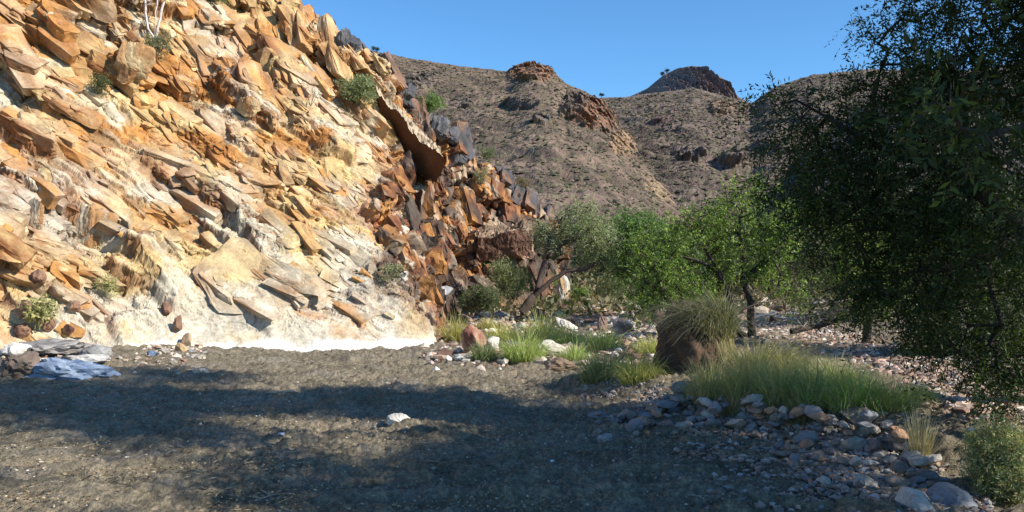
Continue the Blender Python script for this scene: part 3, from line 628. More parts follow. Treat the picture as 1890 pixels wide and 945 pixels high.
# gravel (stuff)
def gravel(name, spots, count, s0, s1, cols, seed, label, sink=.2):
    r = np.random.default_rng(seed); P3 = []
    tot = sum(s[-1] for s in spots)
    for (u, v, su, sv, ang, wt) in spots:
        n = int(count*wt/tot)
        a = r.uniform(-1, 1, n)*su; b = r.normal(0, .5, n)*sv
        uu = u+a*math.cos(ang)-b*math.sin(ang)*0; vv = v+a*math.sin(ang)+b
        for x, y in zip(uu, vv):
            if y > 520: P3.append((x, y))
    P3 = np.array(P3)
    # vectorised sight line / ground solve
    Y = np.full(len(P3), 12.)
    for it in range(25):
        X = (P3[:, 0]-UC)/FPX*Y; z = ground_z(X, Y); Y = .5*Y+.5*np.clip((EYE-z)*FPX/np.maximum(P3[:, 1]-VH, 12), 3, 60)
    X = (P3[:, 0]-UC)/FPX*Y; z = ground_z(X, Y)
    V0, F0 = ICO[1]; n = len(X); s = (s0+(s1-s0)*r.random(n)**3)
    Vv = V0[None]*(1+.28*r.normal(size=(n, len(V0), 1)))*(s[:, None]*np.stack([np.ones(n), .5+.5*r.random(n), .4+.3*r.random(n)], -1))[:, None, :]
    a = r.uniform(0, 6.3, n); ca, sa = np.cos(a)[:, None], np.sin(a)[:, None]
    Vx = Vv[..., 0]*ca-Vv[..., 1]*sa; Vy = Vv[..., 0]*sa+Vv[..., 1]*ca
    Vv = np.stack([Vx+X[:, None], Vy+Y[:, None], Vv[..., 2]+z[:, None]+(s*sink)[:, None]+.01], -1)
    F = (F0[None]+len(V0)*np.arange(n)[:, None, None]).reshape(-1, 3)
    cc = np.array(cols)[r.integers(0, len(cols), n)]*(.7+.6*r.random((n, 1)))
    me = mesh_np(name, Vv.reshape(-1, 3), F, np.repeat(cc, len(V0), 0), False, M_ROCK)
    tag(link(name, me), label, 'gravel', kind='stuff')
GC = [(.34, .32, .30), (.25, .24, .23), (.32, .24, .18), (.42, .38, .33), (.25, .2, .17), (.36, .22, .15)]
gravel('gravel', [(1400, 800, 280, 60, .25, 5), (1650, 900, 200, 60, .4, 4), (1250, 735, 180, 20, .05, 2), (1500, 880, 260, 90, .2, 3)], 9000, .008, .04, GC, 1, 'loose gravel and small stones along the right bank')
gravel('gravel', [(1600, 655, 220, 34, .27, 5), (1780, 730, 140, 50, .4, 3), (1480, 615, 120, 16, .1, 2)], 7500, .02, .085, [(.5, .38, .30), (.40, .27, .2), (.55, .48, .42), (.28, .18, .14)], 2, 'pinkish stones covering the far bank behind the grass', .3)
gravel('gravel', [(1100, 560, 110, 40, .25, 4), (1180, 620, 90, 30, .2, 3), (850, 590, 90, 22, .1, 2), (1000, 640, 220, 36, 0, 3), (930, 600, 80, 20, 0, 2)], 5200, .02, .15, [(.55, .44, .36), (.40, .27, .2), (.62, .57, .5), (.22, .13, .10)], 3, 'rubble and stones around the boulders and tussocks')
gravel('gravel', [(700, 800, 760, 190, 0, 5), (500, 760, 600, 120, 0, 3)], 1900, .004, .018, [(.5, .46, .4), (.35, .3, .24), (.62, .58, .5), (.2, .17, .15)], 4, 'tiny pebbles scattered over the dry sand bed', .1)
gravel('gravel', [(180, 670, 200, 22, 0, 2), (320, 640, 60, 20, .2, 2), (80, 640, 90, 22, 0, 2)], 900, .02, .09, [(.6, .5, .38), (.4, .35, .3), (.3, .18, .13)], 5, 'broken stones along the foot of the left cliff', .2)

# ------------------------------------------------------------------ trees
def tubes(chains, sides=6):
    Vs, Fs, off = [], [], 0
    for pts, rad in chains:
        n = len(pts)
        if n < 2: continue
        s = sides if rad.max() > .02 else 4 if rad.max() > .006 else 3
        tg = np.gradient(pts, axis=0); tg /= np.linalg.norm(tg, axis=1, keepdims=True)+1e-9
        ref = np.where(np.abs(tg[:, 2:3]) > .9, [[1, 0, 0]], [[0, 0, 1]]); a = np.cross(tg, ref); a /= np.linalg.norm(a, axis=1, keepdims=True)+1e-9; b = np.cross(tg, a)
        an = np.arange(s)*2*np.pi/s
        ring = pts[:, None]+rad[:, None, None]*(np.cos(an)[None, :, None]*a[:, None]+np.sin(an)[None, :, None]*b[:, None])
        if s >= 6: ring = ring + (ring-pts[:, None])*.12*np.sin(an*2+np.arange(n)[:, None]*.35)[..., None]
        Vs.append(ring.reshape(-1, 3))
        i = np.arange(n-1)[:, None]*s; j = np.arange(s)[None]; k = (j+1) % s
        Fs.append((np.stack([i+j, i+k, i+s+k, i+s+j], -1)+off).reshape(-1, 4)); off += n*s
    return np.concatenate(Vs), np.concatenate(Fs)
def skeleton(limbs, targets, r, tipr=.004, step=.18, bend=.12, expo=2.3, trunk_r=None):
    """limbs: polylines of points (first one starts at the foot); each target is reached from the nearest node."""
    pos, par = [], []
    for li, L in enumerate(limbs):
        L = np.array(L, float); d = np.concatenate([[0], np.cumsum(np.linalg.norm(np.diff(L, axis=0), axis=1))]); n = max(3, int(d[-1]/step))
        t = np.linspace(0, d[-1], n); pts = np.stack([np.interp(t, d, L[:, j]) for j in range(3)], -1)
        pts[1:-1] += r.normal(0, step*.06, (n-2, 3))
        if li == 0 or not pos: prev = -1
        else: prev = int(np.argmin(np.linalg.norm(np.array(pos)-pts[0], axis=1))); pts = pts[1:]
        for q in pts: pos.append(q); par.append(prev); prev = len(pos)-1
    nl = len(pos); A = np.empty((nl+len(targets)*14, 3)); A[:nl] = pos; n = nl; foot = A[0]
    base = np.array(pos); dt = np.array([np.min(np.linalg.norm(base-tg, axis=1)) for tg in targets]); order = np.argsort(dt)
    tips = []
    for ti in order:
        tg = targets[ti]; d = np.linalg.norm(A[1:n]-tg, axis=1); k = 1+int(np.argmin(d)); dist = d[k-1]
        m = min(12, max(1, int(dist/step)))
        p0 = A[k].copy(); off = r.normal(0, bend*dist, 3); prev = k
        for s in range(1, m+1):
            f = s/m; q = p0+(tg-p0)*f+off*math.sin(math.pi*f)
            A[n] = q; par.append(prev); prev = n; n += 1
        tips.append(prev)
    A = A[:n]; par = np.array(par); acc = np.zeros(n); 
    haschild = np.zeros(n, bool); haschild[par[par >= 0]] = True
    acc[~haschild] = tipr**expo
    heir = np.full(n, -1); best = np.zeros(n)
    for i in range(n-1, -1, -1):
        if acc[i] == 0: acc[i] = tipr**expo
        p = par[i]
        if p >= 0:
            acc[p] += acc[i]
            if acc[i] >= best[p]: best[p] = acc[i]; heir[p] = i
    rad = acc**(1/expo)
    if trunk_r: rad = rad*(1+(trunk_r/rad[0]-1)*(rad/rad[0])**.5)
    chains = []
    heads = [0]+[i for i in range(1, n) if heir[par[i]] != i]
    for hd in heads:
        ch = [par[hd]] if par[hd] >= 0 else []
        rr = [rad[hd]] if par[hd] >= 0 else []
        i = hd
        while i >= 0: ch.append(i); rr.append(rad[i]); i = heir[i]
        chains.append((A[ch], np.array(rr)))
    dirs = A[np.array(tips)]-A[par[np.array(tips)]]
    return chains, A[np.array(tips)], dirs
def rand_rot(n, r):
    q = r.normal(size=(n, 4)); q /= np.linalg.norm(q, axis=1, keepdims=True); w_, x, y, z = q.T
    return np.stack([1-2*(y*y+z*z), 2*(x*y-z*w_), 2*(x*z+y*w_), 2*(x*y+z*w_), 1-2*(x*x+z*z), 2*(y*z-x*w_), 2*(x*z-y*w_), 2*(y*z+x*w_), 1-2*(x*x+y*y)], -1).reshape(n, 3, 3)
def leaf_quads(ctr, dirv, length, width, r):
    n = len(ctr); d = dirv/np.linalg.norm(dirv, axis=1, keepdims=True)
    s = np.cross(d, r.normal(size=(n, 3))); s /= np.linalg.norm(s, axis=1, keepdims=True)
    L = length[:, None]; W = width[:, None]
    V = np.stack([ctr, ctr+d*L*.5+s*W*.5, ctr+d*L, ctr+d*L*.45-s*W*.5], 1)
    return V
def foliage(tips, dirs, r, per, spread, twig, nleaf, ll, lw, droop, cols, hang=0.):
    """sprigs: a fine twig carrying nleaf leaves; per sprigs to each branch tip"""
    n = len(tips)*per; c = np.repeat(tips, per, 0)+r.normal(0, spread, (n, 3))
    d = np.repeat(dirs/ (np.linalg.norm(dirs, axis=1, keepdims=True)+1e-9), per, 0)*.5 + r.normal(0, .6, (n, 3)) + [0, 0, -droop]
    d /= np.linalg.norm(d, axis=1, keepdims=True)
    tl = twig*(.6+.8*r.random(n))
    f = np.linspace(.05, 1, nleaf)
    base = c[:, None]+d[:, None]*(tl[:, None]*f[None])[..., None]; base[..., 2] -= hang*(f[None]**2)*tl[:, None]
    side = np.cross(d, r.normal(size=(n, 3))); side /= np.linalg.norm(side, axis=1, keepdims=True)
    sg = np.where(np.arange(nleaf) % 2 == 0, 1, -1)
    ld = d[:, None]*.6+side[:, None]*sg[None, :, None]*.9+r.normal(0, .25, (n, nleaf, 3))
    N = n*nleaf
    V = leaf_quads(base.reshape(N, 3), ld.reshape(N, 3), ll*(.6+.8*r.random(N)), lw*(.6+.8*r.random(N)), r)
    cl = np.array(cols); ci = cl[r.integers(0, len(cl), n)]*(.7+.6*r.random((n, 1)))
    cc = np.repeat(ci, nleaf, 0)*(.85+.3*r.random((N, 1)))
    return V.reshape(-1, 3), np.arange(N*4).reshape(N, 4), np.repeat(cc, 4, 0)
def in_blobs(blobs, n, r):
    w_ = np.array([b[3]**2.2 for b in blobs]); k = r.choice(len(blobs), n, p=w_/w_.sum()); B = np.array([b[:3] for b in blobs])[k]; rr = np.array([b[3] for b in blobs])[k]
    d = r.normal(size=(n, 3)); d /= np.linalg.norm(d, axis=1, keepdims=True); q = r.random(n)**.42
    return B+d*(rr*q)[:, None]*np.array([1, 1, .85])
def tree(name, label, foot, limbs, blobs, ntarget, seed, leaf, bark=(.09, .065, .05), trunk_r=None, cat='tree', group=None, tipr=.004, step=.18, bend=.12, extra_twigs=0):
    r = np.random.default_rng(seed); foot = np.array(foot, float)
    T = in_blobs(blobs, ntarget, r)
    ch, tips, dirs = skeleton(limbs, T, r, tipr, step, bend, trunk_r=trunk_r)
    root = empty(name, foot); tag(root, label, cat, group)
    V, F = tubes(ch, 9); c = np.array(bark)*(1+.3*fbm(V[:, 0]*9+V[:, 2]*2, V[:, 1]*9+V[:, 2]*2, 3, seed))[:, None]
    link('trunk', mesh_np('trunk', V-foot, F, c, True, M_BARK), root)
    if leaf:
        V, F, c = foliage(tips, dirs, r, **leaf)
        link('crown', mesh_np('crown', V-foot, F, c, False, M_LEAF), root)
    return root
def B_(u, v, Y, rr): p = P(u, v, Y); return (p[0], p[1], p[2], rr)
def LP_(*a): return [P(*x) for x in a]

# large dark tree overhanging from the right
dk_shade = [(.028, .05, .015), (.04, .062, .018), (.026, .042, .016), (.075, .11, .025)]  # leaf greens darkened so the colour carries the shade of these crowns
def BB(u, v, Y, rr): return B_(u, v, Y*.8, rr*.8)
def LL(*a): return [P(x[0], x[1], x[2]*.8) for x in a]
foot = np.array([6.1, 8.3, float(ground_z(6.1, 8.3))-.1])
bigblobs = [BB(1440, 190, 10, .36), BB(1420, 265, 10, .35), BB(1450, 330, 10, .45), BB(1520, 250, 10.3, .7), BB(1490, 400, 10, .55), BB(1620, 200, 10.6, .85), BB(1665, 50, 10.6, .6), BB(1590, 330, 10, .9),
            BB(1720, 230, 10, 1.0), BB(1760, 70, 10, .9), BB(1800, 380, 9.6, 1.1), BB(1690, 480, 10, .95), BB(1860, 180, 9.5, 1.1), BB(1860, 560, 9.5, .9), BB(1900, 10, 9.8, 1.1), BB(1580, 470, 10.4, .6), BB(1780, -90, 10.2, .9), BB(2000, 60, 10, 1.0), BB(1870, 690, 9.4, .55), BB(1760, 610, 10, .6)]
# the crowns that shade the river bed reach out above and beside the picture
edge_t = [(-300, 690), (0, 692), (200, 658), (400, 670), (600, 692), (720, 716), (850, 732), (1100, 748), (1300, 790), (1500, 830)]
edge_b = [(-300, 735), (0, 748), (150, 765), (300, 800), (420, 860), (560, 915), (700, 940), (1000, 1000), (1300, 1040), (1500, 1060)]
LONE = G(735, 790); hb = random.Random(3); hi_b, near_b, low_b = [], [], []
tries = 0
while tries < 6000 and (len(hi_b) < 42 or len(near_b) < 38 or len(low_b) < 26):
    tries += 1; small = tries % 3 == 0
    u = hb.uniform(-200, 1450); vt = np.interp(u, [e[0] for e in edge_t], [e[1] for e in edge_t]); vb = np.interp(u, [e[0] for e in edge_b], [e[1] for e in edge_b])
    rr = hb.uniform(.55, .85); v = hb.uniform(vt+14, vb+15) if not small else hb.uniform(vb-70, 990); g = G(u, v); z = hb.uniform(2.2, 9.0)
    if small: rr = hb.uniform(.22, .38)
    rr = min(rr, max(.35, (EYE*FPX/(vt-VH)-g[1])*.9))
    x, y = g[0]+SUN_H[0]*z/math.tan(SUN_EL), g[1]+SUN_H[1]*z/math.tan(SUN_EL)
    if y < .5: continue
    if math.hypot(g[0]-LONE[0], (g[1]-LONE[1])*1.6) < rr+.5: continue
    pu, pv = UC+x/y*FPX, VH-(z-EYE)/y*FPX; m = rr/y*FPX
    if not (pv < -m-75 or pu > 1890+m*.3 or (pu > 1600+m and pv < 600)): continue
    if x > 11 or x < 1.2 or (y < 3.6 and (x < 3 or z-rr < 2)): continue
    L_ = low_b if y < 3.6 else hi_b if (z > 4.6 and y > 5.5) else near_b
    if len(L_) < (42 if L_ is hi_b else 38 if L_ is near_b else 26): L_.append((x, y, z, rr))
top = P(1980, 330, 7.8)
BIG = tree('acacia_tree', 'large dark feathery tree overhanging the river bed from the right edge', foot,
     [[foot, P(2110, 560, 8.2), P(2060, 420, 8), top], LL((2060, 450, 10), (1890, 425, 9.7), (1800, 350, 9.6), (1730, 300, 9.8), (1640, 280, 10), (1560, 235, 10.1), (1470, 185, 10)),
      LL((1980, 330, 9.8), (1860, 180, 9.7), (1780, 80, 10)), LL((1890, 425, 9.7), (1820, 480, 9.6), (1720, 500, 9.9)), LL((1730, 300, 9.8), (1650, 330, 10), (1560, 400, 10.2)), LL((1980, 330, 9.8), (2000, 100, 10)),
      LL((1820, 480, 9.6), (1850, 600, 9.4)), LL((1640, 280, 10), (1610, 180, 10.4), (1640, 90, 10.6)), [top, top+[.1, 0, 1.8], top+[-1.2, -.4, 3.6]], [top+[.1, 0, 1.8], top+[.6, -.3, 4.2]]],
     bigblobs*1+[BB(1600, 540, 10, .55), BB(1690, 590, 10, .6), BB(1820, 660, 9.8, .6), BB(1540, 330, 10, .7), BB(1750, 440, 10, .9)]+hi_b, 3900, 11, dict(per=5, spread=.05, twig=.26, nleaf=14, ll=.052, lw=.016, droop=.25, cols=dk_shade, hang=.3), bark=(.05, .04, .033), trunk_r=.2, step=.16, tipr=.003)
def off_tree(x, y, bl, seed, label, n=2000):
    f = np.array([x, y, float(ground_z(x, y))-.1]); h = np.mean([b[2] for b in bl]); m = np.array([x, y, h*.7])
    cs = [np.array(bl[k][:3]) for k in range(0, len(bl), 4)]
    return tree('acacia_tree', label, f, [[f, m]]+[[m, (m+c)/2+[0, 0, .2], c] for c in cs], bl, n, seed, dict(per=6, spread=.13, twig=.2, nleaf=8, ll=.075, lw=.024, droop=.25, cols=dk_shade), bark=(.06, .05, .04), trunk_r=.16)
off_tree(8.0, 5.2, near_b, 21, 'tall dark tree just beyond the right edge shading the river bed')
off_tree(6.6, 1.6, low_b, 22, 'dark tree beside the photographer on the right')
eb = [(12+hb.uniform(-2, 2), 6+hb.uniform(-2.5, 2.5), hb.uniform(2.5, 7.5), 1.0) for _ in range(14)]


gl = [(.13, .20, .04), (.19, .28, .055), (.08, .13, .03), (.25, .34, .08)]
# green tree behind the mound
f1 = np.array([*P(1385, 0, 17)[:2], 0]); f1[2] = float(ground_z(f1[0], f1[1]))-.05
tree('green_tree', 'bright green tree with forked dark trunks behind the grassy mound', f1,
     [[f1, P(1386, 560, 17), P(1370, 515, 17), P(1372, 470, 17), P(1362, 420, 17), P(1372, 380, 17.1)], [f1+[-.2, .1, 0], P(1345, 545, 17), P(1325, 500, 17), P(1300, 460, 16.9), P(1292, 420, 16.9)],
      LP_((1372, 512, 17), (1415, 480, 17), (1455, 440, 17.1)), LP_((1325, 500, 17), (1280, 478, 16.8), (1230, 470, 16.8))],
     [B_(1290, 425, 16.9, .62), B_(1370, 385, 17.1, .72), B_(1340, 440, 17, .6), B_(1430, 440, 17, .55), B_(1245, 440, 16.9, .5), B_(1400, 345, 17.2, .4), B_(1455, 400, 17.2, .5), B_(1300, 540, 17.3, .42), B_(1260, 500, 17.2, .5), B_(1455, 530, 16.8, .4), B_(1470, 575, 16.6, .25), B_(1335, 500, 17, .4), B_(1400, 500, 17, .4), B_(1300, 580, 16.8, .35), B_(1430, 485, 16.9, .4)],
     520, 31, dict(per=5, spread=.06, twig=.14, nleaf=7, ll=.055, lw=.028, droop=0, cols=gl), bark=(.06, .048, .04), trunk_r=.11)
f2 = np.array([*P(1275, 0, 15.5)[:2], 0]); f2[2] = float(ground_z(f2[0], f2[1]))
tree('green_tree', 'leafy green tree leaning left beside the earth mound', f2,
     [[f2, P(1262, 600, 15.5), P(1235, 555, 15.6), P(1215, 520, 15.7), P(1205, 470, 15.8)], LP_((1235, 555, 15.6), (1262, 520, 15.5)), LP_((1225, 535, 15.6), (1190, 520, 15.7))],
     [B_(1205, 485, 15.8, .42), B_(1240, 520, 15.6, .42), B_(1195, 540, 15.7, .34), B_(1185, 575, 15.6, .26), B_(1285, 540, 15.7, .34), B_(1260, 560, 15.8, .25), B_(1190, 440, 16, .28), B_(1245, 450, 16, .3)],
     250, 32, dict(per=4, spread=.055, twig=.13, nleaf=7, ll=.052, lw=.026, droop=0, cols=gl[:3]), bark=(.055, .045, .038), trunk_r=.08)
# the leaning tree
f3 = P(952, 592, 24.3); f3[2] = float(ground_z(f3[0], f3[1]))+.02
ly = f3[1]
tree('leaning_tree', 'old tree with a thick trunk leaning right in front of the dark cliff', f3-[0, 0, .1],
     [[f3-[0, 0, .12], P(966, 572, ly), P(988, 545, ly), P(1012, 521, ly), P(1042, 503, ly), P(1073, 498, ly), P(1102, 487, ly), P(1126, 474, ly), P(1150, 468, ly)], LP_((988, 545, ly), (1000, 508, ly+.2), (1010, 474, ly+.3), (1036, 450, ly+.4), (1066, 440, ly+.4)),
      LP_((1010, 474, ly+.3), (1012, 445, ly+.4), (1034, 410, ly+.5)), LP_((1102, 487, ly), (1114, 460, ly+.2), (1130, 445, ly+.2)), LP_((1073, 498, ly), (1098, 506, ly-.1), (1118, 494, ly-.1))],
     [B_(1070, 405, ly+.5, .62), B_(1100, 430, ly+.3, .6), B_(1040, 420, ly+.6, .5), B_(1015, 440, ly+.7, .45), B_(1120, 460, ly, .4), B_(1000, 425, ly+.9, .3), B_(1078, 455, ly+.3, .4), B_(1140, 440, ly, .3)],
     300, 33, dict(per=5, spread=.12, twig=.3, nleaf=8, ll=.10, lw=.022, droop=.7, cols=[(.26, .30, .15), (.33, .36, .2), (.2, .25, .12), (.30, .32, .18)], hang=.5), bark=(.085, .06, .048), trunk_r=.145, step=.22)
# further trees
def quick_tree(name, label, u, vb, Y, blobs, n, seed, leaf, bark=(.07, .055, .045), tr=.1, cat='tree', group=None, lean=0):
    f = P(u, vb, Y); f[2] = min(f[2], float(ground_z(f[0], f[1]))) if vb > 520 else f[2]
    cx = np.mean([b[0] for b in blobs]); cy = np.mean([b[1] for b in blobs]); cz = np.mean([b[2] for b in blobs])
    m = np.array([f[0]*.6+cx*.4, f[1]*.6+cy*.4, f[2]*.5+cz*.5])
    return tree(name, label, f, [[f, m, (cx, cy, cz)]], blobs, n, seed, leaf, bark, trunk_r=tr, cat=cat, group=group)
lg = [(.13, .22, .06), (.17, .27, .08), (.10, .16, .05)]
quick_tree('acacia_tree', 'pale bright green tree behind the leaning tree crown', 1180, 520, 40, [B_(1150, 425, 40, 1.0), B_(1185, 430, 40, 1.1), B_(1220, 450, 40, 1.0), B_(1175, 465, 40, 1.0), B_(1130, 460, 40, .8)], 320, 41,
           dict(per=7, spread=.2, twig=.3, nleaf=7, ll=.13, lw=.05, droop=0, cols=lg))
quick_tree('green_tree', 'thin bright leaved tree with a dark trunk under the large dark tree', 1600, 655, 15, [B_(1570, 440, 15, .5), B_(1600, 480, 15, .55), B_(1560, 500, 15, .4), B_(1640, 540, 15, .5), B_(1590, 560, 15, .45), B_(1660, 460, 15.4, .5)], 320, 42,
           dict(per=5, spread=.08, twig=.14, nleaf=6, ll=.05, lw=.024, droop=0, cols=gl), tr=.07)
quick_tree('acacia_tree', 'dense dark tree standing at the right edge behind the shrub', 1830, 700, 13, [B_(1750, 560, 13, .7), B_(1830, 540, 13, .8), B_(1880, 620, 13, .7), B_(1800, 640, 13, .5), B_(1900, 450, 13, .9), B_(1720, 640, 13.2, .4)], 520, 43,
           dict(per=7, spread=.12, twig=.18, nleaf=8, ll=.06, lw=.02, droop=.2, cols=dk_shade), tr=.12)
quick_tree('acacia_tree', 'grey brown tangled tree behind the thin bright leaved tree', 1520, 600, 22, [B_(1500, 500, 22, .9), B_(1560, 480, 22, 1.1), B_(1640, 480, 22.5, 1.2), B_(1700, 500, 23, 1.2), B_(1490, 560, 21, .6), B_(1620, 560, 22, .8)], 600, 44,
           dict(per=5, spread=.16, twig=.2, nleaf=6, ll=.08, lw=.025, droop=.1, cols=[(.09, .10, .045), (.12, .12, .06), (.07, .09, .035)]), tr=.12)
quick_tree('acacia_tree', 'broad dark tree on the far bank behind the tangled tree', 1780, 600, 30, [B_(1700, 450, 30, 1.8), B_(1800, 420, 30, 2.2), B_(1900, 450, 30, 2.2), B_(1850, 540, 30, 1.6), B_(1620, 520, 30, 1.3), B_(1740, 560, 29, 1.2), B_(2000, 500, 28, 1.8)], 700, 45,
           dict(per=6, spread=.3, twig=.3, nleaf=7, ll=.14, lw=.05, droop=.1, cols=[(.06, .08, .03), (.09, .11, .04)]), tr=.2)
quick_tree('acacia_tree', 'low green trees filling the gap right of the leaning tree', 1210, 560, 24, [B_(1165, 490, 24, .7), B_(1200, 460, 24, .8), B_(1240, 480, 24, .8), B_(1170, 530, 23, .5), B_(1215, 540, 23, .6)], 330, 46,
           dict(per=6, spread=.12, twig=.2, nleaf=7, ll=.08, lw=.035, droop=0, cols=[(.08, .13, .035), (.12, .18, .05)]))
for i, (u, v, Y, rr, lb) in enumerate(((1300, 545, 32, 1.3, 'olive tree behind the forked green tree'), (1420, 540, 34, 1.5, 'grey olive tree behind the right limb of the forked tree'), (1110, 520, 46, 1.1, 'small round tree far behind the bough of the leaning tree'),
     (1240, 520, 50, 1.6, 'far round tree above the leafy tree that leans left'), (1490, 520, 44, 2.0, 'far dark tree seen between the forked tree and the dark tree'), (1620, 510, 50, 2.6, 'far dark tree behind the thin bright leaved tree'), (1760, 500, 55, 3.0, 'largest far dark tree near the right edge'), (1350, 510, 60, 2.2, 'distant tree between the two bright green trees'))):
    p = P(u, v, Y); p[2] = float(ground_z(p[0], p[1]))
    quick_tree('acacia_tree', lb, u, v, Y, [(p[0], p[1], p[2]+rr*1.1, rr), (p[0]-rr*.8, p[1], p[2]+rr*.9, rr*.7), (p[0]+rr*.9, p[1], p[2]+rr, rr*.8)], 170, 500+i, dict(per=6, spread=.16*rr, twig=.2*rr, nleaf=7, ll=.11*rr**.7, lw=.04*rr**.7, droop=0, cols=[(.08, .10, .04), (.12, .14, .06), (.06, .08, .03)]), tr=.12)
def ground_scrub():
    r = np.random.default_rng(8); n = 5200; Y = 26+60*r.random(n)**1.1; X = ((r.random(n)*1500-250+900)-UC)/FPX*Y
    c = np.stack([X, Y, ground_z(X, Y)], -1); s = .12+.35*r.random(n)**3; k = 26
    ctr = np.repeat(c, k, 0)+r.normal(0, 1, (n*k, 3))*np.repeat(s, k)[:, None]*[1, 1, .5]+[0, 0, .12]
    V = leaf_quads(ctr, r.normal(size=(n*k, 3))+[0, 0, .6], np.repeat(s, k)*.8, np.repeat(s, k)*.35, r)
    cc = np.array([(.10, .11, .05), (.16, .16, .08), (.20, .17, .1)])[r.integers(0, 3, n)]*(.7+.6*r.random((n, 1)))
    tag(link('scrub', mesh_np('scrub', V.reshape(-1, 3), np.arange(n*k*4).reshape(-1, 4), np.repeat(cc, k*4, 0), False, M_LEAF)), 'low dry scrub on the flat between the river bed and the hills', 'scrub', kind='stuff')
    V0, F0 = ICO[1]; n = 9000; Y = 24+60*r.random(n)**1.3; X = ((r.random(n)*1500-250+900)-UC)/FPX*Y; s = .05+.3*r.random(n)**4
    V = V0[None]*(1+.25*r.normal(size=(n, len(V0), 1)))*(s[:, None]*[1, .9, .65])[:, None]+np.stack([X, Y, ground_z(X, Y)+s*.2], -1)[:, None]
    cc = np.array([(.38, .28, .2), (.25, .16, .12), (.45, .38, .3)])[r.integers(0, 3, n)]*(.7+.6*r.random((n, 1)))
    tag(link('rubble', mesh_np('rubble', V.reshape(-1, 3), (F0[None]+len(V0)*np.arange(n)[:, None, None]).reshape(-1, 3), np.repeat(cc, len(V0), 0), False, M_ROCK)), 'brown rubble on the flat between the river bed and the hills', 'rubble', kind='stuff')
ground_scrub()
# shrubs
sh = [(.16, .19, .09), (.2, .22, .11), (.11, .15, .06)]
def shrub(label, u, v, wpx, hpx, seed, cols, n=120, Y=None, cliff=False, leaf=True, ll=.05, per=5, tw=.12, bark=(.12, .09, .07), name='shrub', lw=.02, group=None):
    f = on_cliff(u, v)+np.array([.08, -.22, .1]) if cliff else (P(u, v, Y) if Y else G(u, v)); k = f[1]/FPX; w_, h_ = wpx*k/2, hpx*k
    r = np.random.default_rng(seed); f = f-np.array([0, 0, .03])
    bl = [(f[0]+r.uniform(-.5, .5)*w_, f[1]+r.uniform(-.4, .4)*w_, f[2]+h_*r.uniform(.35, .8), max(.3*h_, .4*w_)) for _ in range(7)]
    n = int(n*.62) if cliff else n; per = max(3, per-1) if cliff else per
    limbs = [[f, f+np.array([r.normal(0, .1)*w_, r.normal(0, .1)*w_, .3*h_])]]+[[f, f+np.array([math.cos(a)*w_*.5, math.sin(a)*w_*.4, h_*.5])] for a in np.linspace(0, 5.5, 6)]
    T = in_blobs(bl, n, r); T = T[T[:, 2] > f[2]+.05*h_]
    ch, tips, dirs = skeleton(limbs, T, r, .0025*max(1, k/.012), max(.06, h_*.12), .15, trunk_r=.02*max(1, h_))
    root = empty(name, f); tag(root, label, 'shrub', group)
    V, F = tubes(ch, 5); link('branches', mesh_np('branches', V-f, F, np.array(bark)*np.ones((len(V), 1)), True, M_BARK), root)
    if leaf:
        V, F, c = foliage(tips, dirs, r, per=per, spread=.06*max(1, h_), twig=tw, nleaf=6, ll=ll, lw=lw, droop=-.1, cols=cols)
        link('leaves', mesh_np('leaves', V-f, F, c, False, M_LEAF), root)
    return root
shrub('dark green shrub at the foot of the dark cliff left of the leaning tree', 880, 580, 100, 55, 51, [(.09, .13, .05), (.13, .17, .07), (.16, .16, .1)], 260, ll=.07, per=6, Y=24)
shrub('tall pale grey green shrub between the cliff and the leaning tree', 945, 560, 80, 75, 52, [(.24, .26, .12), (.2, .22, .1)], 240, ll=.09, tw=.2, bark=(.25, .2, .14), Y=25.2)
shrub('green shrub under the bough of the leaning tree', 1015, 555, 55, 45, 53, [(.16, .24, .07), (.2, .28, .09)], 130, ll=.08)
shrub('small light green shrub right of the tall tan rock', 1072, 560, 42, 26, 54, [(.18, .27, .07)], 90, ll=.08)
shrub('grey shrub at the foot of the bank below the bright trees', 1130, 560, 60, 60, 55, sh, 130, ll=.08, bark=(.2, .16, .12))
shrub('pale green bush hanging on the cliff above the overhanging slab', 650, 205, 80, 55, 56, [(.28, .31, .17), (.22, .26, .13)], 260, cliff=True, ll=.10, per=6, lw=.02)
shrub('bright green bush on the crest behind the overhanging slab', 800, 205, 56, 40, 57, [(.16, .24, .07), (.13, .2, .06)], 200, cliff=True, ll=.09, per=6)
shrub('small olive bush on the top edge of the cliff slab', 400, 8, 50, 24, 58, [(.2, .22, .08)], 120, cliff=True, ll=.07)
shrub('grey green bush below the white stemmed tree', 290, 110, 55, 38, 59, [(.26, .26, .16), (.2, .2, .11)], 160, cliff=True, ll=.06)
shrub('dry bare bush in the middle of the upper cliff', 430, 140, 60, 48, 60, sh, 120, cliff=True, leaf=False, bark=(.22, .13, .09))
shrub('bare brown bush left of the pale green bush on the cliff', 575, 200, 60, 50, 61, sh, 130, cliff=True, leaf=False, bark=(.2, .13, .1))
shrub('small dark bush in a crack on the left of the cliff', 185, 175, 40, 24, 62, [(.12, .13, .06)], 100, cliff=True, ll=.05)
shrub('pale yellow succulent plant growing on the lower left slab', 75, 595, 46, 44, 63, [(.45, .42, .2), (.38, .38, .18)], 70, cliff=True, ll=.07, lw=.04, bark=(.3, .25, .12))
shrub('small yellow green plant on the white slab above the gully', 205, 545, 40, 22, 64, [(.4, .38, .18)], 60, cliff=True, ll=.05)
shrub('small bush at the corner of the slab and the dark cliff', 725, 525, 34, 28, 65, [(.3, .3, .18)], 80, cliff=True, ll=.06)
shrub('dry bush below the lowest dark crag on the cliff edge', 880, 345, 34, 30, 66, [(.26, .24, .14)], 90, cliff=True, ll=.07)
